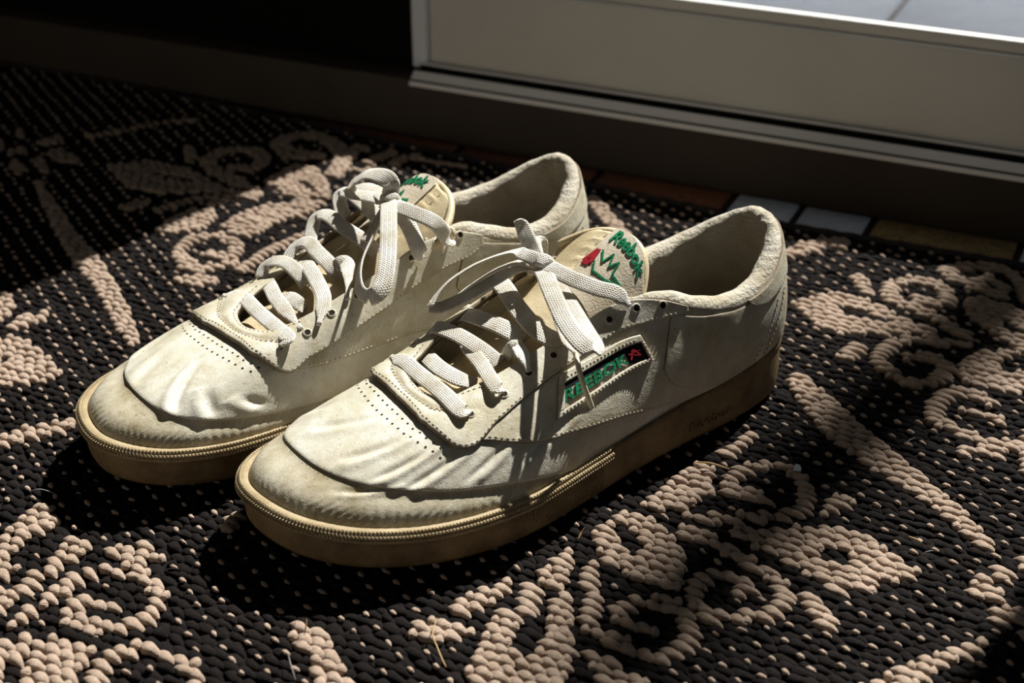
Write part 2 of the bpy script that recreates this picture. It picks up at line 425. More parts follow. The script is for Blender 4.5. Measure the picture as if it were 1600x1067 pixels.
# ------------------------------------------------------------------ the rug
RA = math.radians(-23.5)
ER = np.array([math.cos(RA), math.sin(RA)]); EC = np.array([-ER[1], ER[0]])
PAT = {"p":[[-329,1606,-290,1650,-259,1658,-225,1644,-190,1619,-149,1606,-147,1595,-179,1582,-221,1563,-252,1550,-287,1561,-309,1587],[-279,1710,-262,1717,-249,1700,-236,1671,-241,1658,-263,1680],[-134,1699,-115,1716,-90,1708,-52,1693,-37,1589,-67,1604,-99,1633,-123,1653],[-250,1492,-239,1529,-223,1541,-218,1524,-226,1494,-241,1487],[-116,1537,-101,1571,-76,1586,-39,1605,-24,1503,-64,1488,-95,1493,-110,1500],[-92,1360,-40,1379,-35,1359,-83,1343],[-31,1383,0,1390,6,1335,-23,1328],[-286,1425,-274,1442,-228,1401,-159,1333,-113,1290,-69,1248,-31,1203,-33,1188,-55,1198,-105,1245,-162,1281,-217,1322,-267,1385],[-377,1739,-362,1776,-344,1799,-316,1815,-296,1811,-296,1780,-318,1783,-344,1748,-370,1719],[-192,1181,-187,1219,-177,1229,-163,1223,-165,1209,-180,1189,-189,1174],[-278,1125,-236,1138,-196,1160,-161,1171,-142,1171,-114,1147,-83,1128,-97,1111,-120,1098,-117,1079,-143,1076,-159,1075,-189,1088,-216,1102,-250,1112],[-293,1194,-272,1206,-243,1192,-239,1182,-257,1176,-280,1179],[-362,1121,-349,1150,-342,1187,-327,1228,-308,1223,-294,1172,-307,1162,-303,1146,-324,1134,-340,1125],[-316,1246,-300,1272,-291,1303,-283,1293,-290,1263,-298,1244,-306,1237],[-179,1056,-171,1065,-158,1051,-140,1030,-142,1020,-156,1019,-167,1028],[-385,1067,-375,1090,-369,1112,-350,1117,-329,1107,-307,1089,-288,1069,-282,1034,-281,1015,-309,1014,-340,1023,-363,1034,-374,1047],[-407,991,-400,1021,-393,1040,-383,1028,-374,976,-385,976,-401,977],[-370,1005,-367,1029,-358,1024,-358,1004,-350,1002,-346,988,-364,985],[-407,946,-410,973,-396,976,-391,965,-386,934,-399,931],[-414,851,-416,877,-420,906,-416,935,-399,936,-392,916,-390,894,-371,877,-368,911,-375,934,-382,957,-367,980,-362,966,-343,917,-337,912,-328,863,-316,815,-389,806],[-353,965,-353,984,-338,979,-333,952,-349,947],[-461,918,-451,941,-435,957,-423,979,-419,961,-422,940,-431,925,-443,907,-454,904],[-486,875,-473,892,-435,904,-425,892,-437,874,-449,868,-466,865],[-330,905,-318,910,-294,903,-266,894,-254,876,-293,859,-317,888],[-129,939,-99,968,-74,1005,-47,1034,-19,1060,-15,1048,-43,1010,-75,954],[-49,1124,-35,1145,-12,1135,-13,1123,-22,1106,-31,1113,-39,1109],[-30,1167,-19,1176,-5,1158,-18,1144],[-23,1100,-9,1112,18,1120,19,1108,-10,1082,-20,1080],[-7,1186,6,1195,9,1175,-6,1172],[5,1083,18,1089,20,1070,6,1068],[-894,818,-894,842,-899,901,-880,896,-855,881,-856,864,-865,849,-862,805,-863,782],[-825,818,-833,853,-833,872,-802,867,-799,836,-811,836,-805,818,-815,808],[-832,789,-835,817,-817,810,-808,789,-810,774,-823,776],[-857,784,-824,782,-815,772,-814,748,-819,741],[-879,810,-846,815,-842,794,-844,784,-858,787],[-799,776,-801,806,-774,804,-773,796,-785,793,-781,778,-787,771],[-799,718,-801,733,-800,751,-805,768,-787,768,-786,750,-795,740,-794,725],[-788,858,-784,872,-764,884,-742,881,-728,872,-724,862,-743,860,-756,851,-778,854],[-801,720,-769,739,-745,744,-710,747,-699,701,-695,673,-743,652],[-715,945,-710,964,-694,963,-696,938,-703,930],[-576,832,-573,842,-564,849,-546,845,-528,829,-510,813,-492,799,-477,787,-504,775,-531,792,-537,808,-557,815],[-1430,1543,-1413,1542,-1341,1486,-1261,1424,-1197,1383,-1134,1332,-1049,1258,-999,1207,-1000,1191,-1033,1210,-1119,1285,-1209,1349,-1274,1403,-1355,1471],[-1506,1575,-1511,1602,-1467,1573,-1462,1552],[-1487,1603,-1483,1624,-1435,1587,-1437,1572],[-1489,1641,-1479,1665,-1422,1640,-1414,1620,-1444,1616],[-1548,1625,-1535,1651,-1515,1629,-1532,1612],[-1595,1697,-1589,1711,-1554,1673,-1563,1669],[-1532,1673,-1516,1711,-1494,1689,-1510,1657],[-1588,1628,-1595,1666,-1557,1631,-1557,1601],[-1375,1637,-1319,1681,-1266,1680,-1204,1651,-1138,1626,-1185,1605,-1241,1577,-1299,1583],[-1313,1747,-1297,1754,-1261,1710,-1268,1693],[-1127,1684,-1116,1754,-1087,1757,-1032,1707,-1004,1658,-1031,1655,-1028,1631,-1063,1641,-1115,1671],[-1169,1471,-1171,1510,-1165,1554,-1136,1567,-1112,1536,-1111,1497,-1135,1474],[-1093,1512,-1098,1558,-1074,1606,-1040,1634,-1000,1651,-1004,1608,-1027,1565,-1032,1516,-1050,1500],[-1061,1357,-1045,1378,-1005,1389,-1001,1363,-1025,1349],[-1263,1520,-1253,1541,-1232,1559,-1227,1527,-1246,1511],[-1249,1235,-1234,1242,-1213,1238,-1188,1216,-1179,1177,-1185,1162],[-1164,1141,-1155,1150,-1132,1160,-1088,1141,-1034,1111,-1036,1092,-1056,1071,-1091,1056],[-1169,1168,-1172,1211,-1141,1220,-1136,1207,-1144,1184,-1159,1163],[-984,1085,-989,1117,-977,1131,-964,1107,-977,1080],[-1017,970,-1011,980,-1005,998,-991,1012,-973,1028,-953,1045,-952,1018,-966,996,-980,979,-995,961,-1001,951]],"h":[[-272,1616,-251,1622,-214,1611,-200,1604,-229,1601,-260,1603],[-85,1669,-51,1640,-57,1627,-73,1635],[-71,1556,-48,1589,-37,1553,-66,1532],[-188,1125,-166,1133,-145,1128,-149,1118,-171,1113],[-368,1090,-353,1087,-330,1069,-333,1051,-349,1058],[-767,698,-753,711,-745,688,-756,681],[-1293,1640,-1258,1646,-1222,1638,-1260,1626],[-1081,1695,-1059,1696,-1013,1654,-1039,1669],[-1126,1115,-1109,1114,-1115,1102]],"s":[[21,-121,1609,-154,1634,-187,1653,-213,1665,-223,1687,-214,1718,-190,1734,-166,1723,-150,1692,-169,1674,-187,1679],[21,-93,1728,-125,1741,-158,1756,-164,1779,-146,1796,-123,1803],[19,-111,1802,-91,1800,-74,1774,-61,1731],[16,-127,1759,-111,1771,-91,1750],[18,-113,1584,-143,1580,-180,1567,-199,1533,-198,1501,-181,1482,-155,1471,-133,1485,-125,1519,-146,1537,-169,1527],[19,-70,1463,-103,1475,-122,1441,-120,1405,-90,1387,-56,1378,-22,1393],[15,-93,1429,-67,1436,-54,1427],[16,-306,1128,-272,1140,-241,1157,-217,1172,-209,1193,-214,1221,-230,1242,-254,1247,-277,1234,-286,1207,-284,1187,-262,1183,-245,1187],[16,-304,1104,-278,1103,-248,1088,-219,1075,-199,1063,-191,1045,-193,1025,-209,1010,-238,997,-259,1001,-269,1027,-262,1050,-241,1054,-225,1047,-229,1039],[16,-341,943,-321,934,-299,928,-276,926,-260,935,-252,954,-258,974,-275,993,-296,995,-315,981,-320,963,-298,957,-285,957],[17,-789,811,-772,835,-747,844,-724,839,-704,826,-694,806,-699,787,-717,772,-744,768,-759,772,-764,786,-749,795,-730,795],[17,-685,711,-692,730,-687,752,-667,763,-644,763,-618,753,-602,736],[14,-1471,1720,-1435,1767,-1398,1821,-1358,1849],[25,-1150,1656,-1214,1683,-1245,1718,-1240,1759,-1209,1772,-1173,1753,-1164,1714,-1192,1702],[29,-1144,1781,-1183,1819,-1175,1854,-1141,1863,-1097,1841,-1061,1798,-1043,1739],[25,-1134,1790,-1099,1791],[18,-1145,1580,-1134,1619,-1104,1619],[14,-1132,1646,-1106,1640],[20,-1042,1393,-1094,1421,-1106,1468,-1077,1488,-1036,1468,-1032,1440,-1060,1436],[17,-1079,1398,-1045,1399,-1013,1427],[16,-995,1414,-991,1488,-970,1550],[15,-1206,1528,-1177,1583,-1147,1605],[19,-1053,1805,-1066,1849,-1046,1843],[18,-1020,1805,-1007,1853],[16,-981,1808,-974,1846,-948,1843],[14,-939,1847,-912,1845,-879,1839],[15,-1036,1764,-1002,1772],[23,-661,1804,-618,1751,-578,1705]]}

def back_edge(r):
    return 0.9165 + np.clip(-0.22 - r, 0, 0.6) * 0.105

def in_poly(x, y, P):
    c = np.zeros(len(x), bool); n = len(P)
    for i in range(n):
        x0, y0 = P[i]; x1, y1 = P[(i + 1) % n]
        if y0 == y1: continue
        m = ((y0 > y) != (y1 > y)) & (x < (x1 - x0) * (y - y0) / (y1 - y0) + x0)
        c ^= m
    return c

def motif_at(x, y):
    """index of the motif (leaf, scroll, lattice bar) that covers each point, -1 on the black ground"""
    idx = np.full(len(x), -1)
    for k, p in enumerate(PAT['p']): idx[in_poly(x, y, np.array(p).reshape(-1, 2) / 2000) & (idx < 0)] = k
    for k, s in enumerate(PAT['s']):
        w = s[0] / 4000; Q = catmull(np.array(s[1:]).reshape(-1, 2) / 2000, 40); m = np.zeros(len(x), bool)
        for a, b in zip(Q[:-1], Q[1:]):
            d = b - a; L2 = max(d @ d, 1e-12)
            t = np.clip(((x - a[0]) * d[0] + (y - a[1]) * d[1]) / L2, 0, 1)
            m |= (x - a[0] - t * d[0]) ** 2 + (y - a[1] - t * d[1]) ** 2 < w * w
        idx[m & (idx < 0)] = len(PAT['p']) + k
    for p in PAT['h']: idx[in_poly(x, y, np.array(p).reshape(-1, 2) / 2000)] = -1
    return idx

def pattern(x, y):
    return motif_at(x, y) >= 0

rug = empty('rug', (0, 0, 0), RA)
tag(rug, 'black woven rug with cream scroll, leaf and lattice pattern under both shoes', 'rug')
rr = np.linspace(-1.05, 0.62, 60); eg = back_edge(rr)
top = np.c_[rr, eg, np.full(60, -0.0042)]; bot = np.c_[rr, np.full(60, 0.0), np.full(60, -0.0042)]
V = np.concatenate([bot, top, top - [0, 0, 0.0028], bot - [0, 0, 0.0028]]).reshape(4, 60, 3).transpose(1, 0, 2)
F = gridf(60, 4, cv=True).tolist() + [[3, 2, 1, 0], [236, 237, 238, 239]]
mesh_obj('backing', V, F, M['black_yarn'], rug, smooth=False)
M['binding'] = make_yarn('rug_binding', (0.060, 0.048, 0.046), (0.03, 0.024, 0.022))
ph = np.linspace(0, 2 * np.pi, 9)[:-1]; r2 = np.linspace(-1.05, 0.62, 500); e2 = back_edge(r2)
V = np.stack([np.broadcast_to(r2[:, None], (500, 8)), e2[:, None] + 0.0042 * np.cos(ph) - 0.001, -0.0036 + (0.0030 + 0.0005 * np.sin(r2 * 1500))[:, None] * np.sin(ph)], -1)
mesh_obj('edge_binding', V, gridf(500, 8, cv=True, flip=True), M['binding'], rug)

PITCH, ROW = 0.0088, 0.0061
def cam_px(P):
    c, s = math.cos(math.radians(29)), math.sin(math.radians(29))
    z = P[:, 2] - 0.415; dep = P[:, 1] * c - z * s
    return P[:, 0] / dep, (P[:, 1] * s + z * c) / dep

jj, ii = np.meshgrid(np.arange(-30, 92), np.arange(-70, 64), indexing='ij')
jj = jj.ravel(); ii = ii.ravel()
def lattice(brick):
    return -0.3139 + PITCH * ii + brick * (jj % 2) * PITCH / 2 + 0.0004 * jj, 0.4139 + ROW * jj
def in_view(x, y):
    W = np.c_[x[:, None] * ER + y[:, None] * EC, np.zeros(len(x))]
    a, b = cam_px(W)
    return (np.abs(a) < 0.40) & (np.abs(b) < 0.27) & (y < back_edge(x) - 0.005) & (y > 0.03)

def stitches(name, x, y, length, width, height, zc, yaw, tilt, nl, nr, mat, parent, jit=1.0, stuff=True):
    n = len(x)
    t = np.linspace(-1, 1, nl); prof = (1 - np.abs(t) ** 2.0 * 0.985) ** 0.75
    a = np.linspace(0, 2 * np.pi, nr + 1)[:-1]
    ply = 1 + 0.13 * np.cos(2 * a[None, :] + 5.5 * t[:, None])
    ca = np.sign(np.cos(a)) * np.abs(np.cos(a)) ** 0.8; sa = np.sign(np.sin(a)) * np.abs(np.sin(a)) ** 0.8
    T = np.stack([np.broadcast_to(t[:, None] * 0.5, (nl, nr)), prof[:, None] * ply * ca * 0.5, prof[:, None] * ply * sa * 0.5], -1).reshape(-1, 3)
    sc = np.stack([length * (1 + 0.08 * jit * rng.standard_normal(n)), width * (1 + 0.07 * jit * rng.standard_normal(n)), height * (1 + 0.08 * jit * rng.standard_normal(n))], -1)
    P = T[None] * sc[:, None]
    # bow each stitch over, tilt it, turn it
    P[..., 2] -= (P[..., 0] ** 2) * 18.0
    ti = np.radians(tilt) + 0.05 * jit * rng.standard_normal(n); ya = np.radians(yaw) + 0.09 * jit * rng.standard_normal(n)
    ct, st = np.cos(ti)[:, None], np.sin(ti)[:, None]
    X = P[..., 0] * ct - P[..., 2] * st; Z = P[..., 0] * st + P[..., 2] * ct; Y = P[..., 1]
    cy, sy = np.cos(ya)[:, None], np.sin(ya)[:, None]
    X, Y = X * cy - Y * sy, X * sy + Y * cy
    X = X + (x + 0.0004 * jit * rng.standard_normal(n))[:, None]; Y = Y + (y + 0.0003 * jit * rng.standard_normal(n))[:, None]
    Z = Z + (zc + 0.00025 * jit * rng.standard_normal(n))[:, None]
    f = gridf(nl, nr, cv=True)
    caps = None
    F = (f[None] + (np.arange(n) * nl * nr)[:, None, None]).reshape(-1, 4)
    o = mesh_obj(name, np.stack([X, Y, Z], -1), F[:, ::-1], mat, parent)
    if stuff: tag(o, kind='stuff')
    return o

# every weaving row is cut into runs of cream and black yarn, each run filled with overlapping stitches
R2 = 0.0054
fine = np.arange(-1.0, 0.45, 0.0006)
runs = {True: [], False: []}
for j in range(-42, 106):
    yj = 0.4139 + R2 * j
    xs_ = fine
    ok = in_view(xs_, np.full(len(xs_), yj))
    if not ok.any(): continue
    xs_ = xs_[ok]; mi = motif_at(xs_, np.full(len(xs_), yj)); m = mi >= 0
    cut = np.r_[0, np.where(np.diff(m.astype(int)) != 0)[0] + 1, len(xs_)]
    for p, q in zip(cut[:-1], cut[1:]):
        L = (q - p) * 0.0006
        if L < 0.003: continue
        n_ = max(1, int(round(L / 0.0078))); pt = L / n_; x0 = xs_[p]
        if j % 2 or n_ < 2:
            e_ = [(x0 + pt * i_, pt) for i_ in range(n_)]
        else:
            e_ = [(x0, pt / 2)] + [(x0 + pt / 2 + pt * i_, pt) for i_ in range(n_ - 1)] + [(x0 + L - pt / 2, pt / 2)]
        for k_, (s_, w_) in enumerate(e_):
            runs[bool(m[p])].append((s_ + w_ / 2 + (0.0006 if k_ < len(e_) - 1 else -0.0004), yj, w_ * (1.65 if w_ > 0.005 else 1.3), mi[min(len(mi) - 1, p + int((s_ + w_ / 2 - x0) / 0.0006))]))
cr = np.array(runs[True]); br = np.array(runs[False])
for q in np.unique(cr[:, 3]):
    c = cr[cr[:, 3] == q]
    stitches('scroll_motif' if q >= len(PAT['p']) else 'leaf_motif', c[:, 0], c[:, 1], c[:, 2], 0.0052, 0.0047, -0.0025, -17, 8, 13, 12, M['cream_yarn'], rug, stuff=False)
stitches('black_stitches', br[:, 0], br[:, 1], br[:, 2] * 1.05, 0.0053, 0.0042, -0.0039, -15, 8, 9, 8, M['black_yarn'], rug, 1.4)
xd, yd = lattice(0)
d = in_view(xd, yd) & ((ii + jj) % 2 == 0)
for dx, dy in ((0, 0), (0.005, 0), (-0.005, 0), (0, 0.004), (0, -0.004)): d &= ~pattern(xd + dx, yd + dy)
stitches('dot_stitches', xd[d], yd[d], 0.0044, 0.0023, 0.0022, -0.0018, -12, -8, 7, 6, M['cream_yarn'], rug, 1.5)

# ------------------------------------------------------------------ the shoes
# stations round the foot (toe, lateral side, heel, medial side): outline x y, top edge x y z, profile shape
ST = np.array([
(0.3115,-0.015,0.2225,-0.008,0.0545,-0.006,0.44,0.5,0.14),
(0.306,0.012,0.2205,0.003,0.0545,-0.007,0.43,0.5,0.14),
(0.2895,0.033,0.2155,0.01,0.0555,-0.009,0.41,0.5,0.15),
(0.2643,0.047,0.202,0.0135,0.06,-0.0095,0.4,0.48,0.17),
(0.2346,0.0545,0.185,0.0155,0.065,-0.0085,0.41,0.45,0.2),
(0.2006,0.056,0.167,0.0175,0.0715,-0.003,0.45,0.45,0.24),
(0.165,0.051,0.147,0.02,0.079,0.003,0.45,0.45,0.26),
(0.135,0.046,0.126,0.0225,0.086,0.003,0.42,0.45,0.3),
(0.11,0.043,0.106,0.0285,0.084,0.003,0.42,0.45,0.32),
(0.085,0.041,0.083,0.0345,0.0745,0.003,0.4,0.6,0.33),
(0.06,0.04,0.06,0.036,0.07,0.003,0.4,0.8,0.33),
(0.035,0.036,0.036,0.032,0.073,0.003,0.4,0.8,0.33),
(0.015,0.029,0.017,0.022,0.083,0.003,0.4,0.6,0.33),
(0.003,0.014,0.008,0.01,0.09,0.003,0.4,0.6,0.33),
(0,-0.001,0.006,0,0.092,0.003,0.4,0.6,0.33),
(0.003,-0.016,0.008,-0.01,0.09,0.003,0.4,0.6,0.33),
(0.015,-0.03,0.017,-0.022,0.083,0.003,0.4,0.6,0.33),
(0.035,-0.036,0.036,-0.032,0.074,0.003,0.4,0.8,0.33),
(0.06,-0.037,0.06,-0.034,0.071,0.004,0.48,0.85,0.28),
(0.085,-0.036,0.082,-0.032,0.077,0.005,0.52,0.75,0.26),
(0.11,-0.037,0.106,-0.029,0.086,0.005,0.58,0.7,0.24),
(0.135,-0.04,0.129,-0.0305,0.0865,0.005,0.6,0.7,0.22),
(0.165,-0.046,0.152,-0.0325,0.079,0.005,0.6,0.68,0.22),
(0.2006,-0.052,0.173,-0.0325,0.072,0.001,0.55,0.62,0.22),
(0.2346,-0.0545,0.192,-0.031,0.065,-0.0085,0.41,0.52,0.21),
(0.2643,-0.053,0.205,-0.028,0.06,-0.0095,0.4,0.48,0.17),
(0.2885,-0.046,0.2145,-0.0245,0.057,-0.009,0.41,0.5,0.15),
(0.3045,-0.033,0.2195,-0.0175,0.0555,-0.007,0.43,0.5,0.14)])
NS = len(ST)
def spl(tab, u):
    u = np.asarray(u, float) % NS
    i = np.floor(u).astype(int); t = (u - i)[..., None]
    a, b, c, d = tab[(i-1) % NS], tab[i % NS], tab[(i+1) % NS], tab[(i+2) % NS]
    return .5*(2*b+(c-a)*t+(2*a-5*b+4*c-d)*t*t+(3*b-a-3*c+d)*t**3)
def spring(x): return np.where(x > .2, ((x-.2)/.106)**2*.009, 0)
def zfox(x): return spring(x) + np.interp(x, [0,.04,.1,.2,.26,.32], [.034,.030,.0255,.0222,.021,.021])
def S0(u, v):
    u, v = np.broadcast_arrays(np.asarray(u, float), np.asarray(v, float))
    r = spl(ST, u); O = r[..., :2]; T = r[..., 2:5]; T2 = T[..., :2]
    e = O - T2; D = np.linalg.norm(e, axis=-1, keepdims=True); e = e/np.maximum(D, 1e-6)
    B2 = O - e*.0025; zb = zfox(O[..., 0]) - .001; H = T[..., 2] - zb
    out, a1, a2, a3 = [r[..., k] for k in (5, 6, 7, 8)]
    P0 = np.concatenate([B2, zb[..., None]], -1)
    P1 = np.concatenate([B2+e*out[..., None], (zb+a1*H)[..., None]], -1)
    P2 = np.concatenate([T2+e*(a2[..., None]*D), (T[..., 2]-a3*H)[..., None]], -1)
    t = v[..., None]
    return (1-t)**3*P0+3*(1-t)**2*t*P1+3*(1-t)*t*t*P2+t**3*T
def N0(u, v, h=1e-3):
    a = S0(u+h*3, v)-S0(u-h*3, v)
    b = S0(u, np.minimum(v+h, 1))-S0(u, np.maximum(v-h, 0))
    n = np.cross(a, b); return n/np.maximum(np.linalg.norm(n, axis=-1, keepdims=True), 1e-12)
def wrap(u): return (np.asarray(u, float) + 14) % 28 - 14
def seg_dist(u, v, p, q, asp):
    """distance in (u, v*asp) to a segment, and the position along it"""
    d = np.array([q[0]-p[0], (q[1]-p[1])*asp]); L2 = d @ d
    X = u-p[0]; Y = (v-p[1])*asp
    t = np.clip((X*d[0]+Y*d[1])/L2, 0, 1)
    return np.hypot(X-t*d[0], Y-t*d[1]), t
CREASE = {  # (u0,v0,u1,v1,width,depth) worn-in folds of each shoe
 'left': [(.9,.50,1.7,.72,.16,.0010),(1.9,.42,2.6,.60,.13,.0011),(2.6,.33,3.3,.50,.12,.0010),(-.6,.55,.3,.78,.16,.0008),(3.7,.30,4.3,.46,.10,.0009),
          (-2.2,.42,-1.5,.62,.2,.0008),(4.6,.26,5.4,.40,.11,.0008),(1.3,.30,2.2,.36,.10,.0008)],
 'right': [(-1.6,.36,-.6,.72,.12,.0013),(-2.6,.30,-1.9,.55,.13,.0010),(.3,.45,1.0,.70,.16,.0009),(-3.6,.28,-3.0,.42,.12,.0009),(1.6,.40,2.4,.6,.2,.0008),(-.3,.50,-.2,.80,.10,.0006)]}
FAN = {'left': [(1.0,.10,.55,.9,1),(1.7,.12,.6,.8,-1),(2.5,.10,.45,.7,1),(3.3,.10,.5,.8,-1),(4.3,.09,.4,.6,1),(.2,.14,.5,.5,1)],
       'right': [(-.9,.12,.5,.9,-1),(-1.9,.11,.55,.8,1),(-2.8,.10,.45,.7,-1),(-3.6,.08,.4,.5,1),(.4,.14,.5,.5,1)]}
def wrinkle(u, v, side):
    w = wrap(u); d = np.zeros(np.broadcast(w, v).shape)
    for (a, b, c, e, wd, dep) in CREASE[side]:
        r, t = seg_dist(w, v, (a, b), (c, e), 5.0)
        d -= 1.5*dep*np.exp(-(r/wd)**2)*np.sin(np.pi*np.clip(t*.9+.05, 0, 1))
        r2, _ = seg_dist(w, v, (a+.28, b-.01), (c+.28, e-.01), 5.0)
        d += .9*dep*np.exp(-(r2/(wd*1.2))**2)
    for (uc, vc, ru, amp, sl) in FAN[side]:
        g = np.exp(-((w-uc)/ru)**2)*np.exp(-((v-vc)/.075)**2)
        ph = (w-uc)*(38-60*(v-vc)*1.2)+sl*(v-vc)*55+1.3*np.sin(v*40+uc*9)
        d -= .00075*amp*g*(.5+.5*np.sin(ph))**3
    # soft dimples where the quarter has relaxed
    d += .0003*np.sin(w*1.9+1)*np.sin(v*7+w)*np.exp(-((np.abs(w)-7)/3.5)**2)
    # the vamp is a soft pillow over a valley, with the bumper swelling again above the welt
    mu = mud(w); q = v-mu; f = np.clip((5.6-np.abs(w))/1.6, 0, 1)
    d += f*(-.0003*np.exp(-((q+.045)/.045)**2)+.0004*np.clip(q/.012, 0, 1)*np.exp(-(np.maximum(q-.05, 0)/.20)**2))
    d += f*.0013*np.exp(-((v-.45*mu)/(.30*mu+.01))**2)
    return d
def S(u, v, off, side):
    u, v = np.broadcast_arrays(np.asarray(u, float), np.asarray(v, float))
    return S0(u, v)+N0(u, v)*(off+wrinkle(u, v, side))[..., None]
def tabf(tab, sig=.12):
    t = np.array(tab, float); g = np.linspace(-14, 14, 2801); y = np.interp(g, t[:, 0], t[:, 1])
    k = np.exp(-.5*(np.arange(-60, 61)*.01/sig)**2); k /= k.sum()
    y = np.convolve(np.pad(y, 60, mode='edge'), k, mode='valid')
    return lambda u: np.interp(wrap(u), g, y)
# panel edges as heights on the upper, from the inner side (negative) round the toe to the outer side
mud = tabf([(-6.1,.0),(-5.8,.01),(-5,.073),(-4,.165),(-3.2,.222),(-2.5,.264),(-2,.305),(-1.5,.338),(-1.1,.368),(-.75,.395),(-.4,.42),(0,.434),(.5,.423),(1,.413),(1.6,.397),(2.03,.374),(2.4,.345),(2.95,.30),(3.5,.252),(4.2,.194),(4.8,.14),(5.15,.098),(5.5,.045),(5.8,.0)], .25)
eye = tabf([(-8.9,1.0),(-8.7,.97),(-8.5,.80),(-8.2,.69),(-7.8,.64),(-7.2,.60),(-6.5,.585),(-6,.58),(-5.6,.572),(-5.2,.56),(-4.9,.55),(-4.6,.54),(-4.35,.545),(-4.2,.53),(-4.1,.508),(-4.0,.496),(-3.9,.498),(-3.65,.545),(-3.4,.604),(-3.1,.668),(-2.6,.758),(-1.9,.84),(-1.5,.869),(-1.1,.888),(-.7,.902),(-.25,.913),(.2,.913),(.55,.905),(.92,.89),(1.4,.866),(2.07,.806),(2.55,.72),(2.85,.65),(3.05,.60),(3.15,.573),(3.3,.545),(3.45,.527),(3.6,.522),(3.7,.529),(3.82,.566),(3.9,.60),(4.0,.631),(4.13,.645),(4.25,.665),(4.4,.688),(4.63,.713),(4.9,.735),(5.2,.752),(5.75,.768),(6.4,.786),(7,.793),(7.5,.802),(7.9,.83),(8.2,.863),(8.48,.906),(8.7,.975),(8.9,1.0)], .03)
_q = tabf([(3.3,.60),(3.98,.525),(4.8,.39),(5.95,.27),(7.23,.15),(8.6,.05),(10,.015),(14,.01)], .1)
qlow = lambda u: _q(np.abs(wrap(u)))

XS = np.array([.224,.20,.175,.15,.13,.113,.100]); 
TC = np.array([(.224,-.006,.0495,.018),(.20,-.007,.056,.025),(.175,-.006,.0665,.026),(.15,-.005,.0775,.026),(.13,-.003,.0885,.0265),(.113,-.002,.0985,.028),(.100,-.001,.1055,.029)])

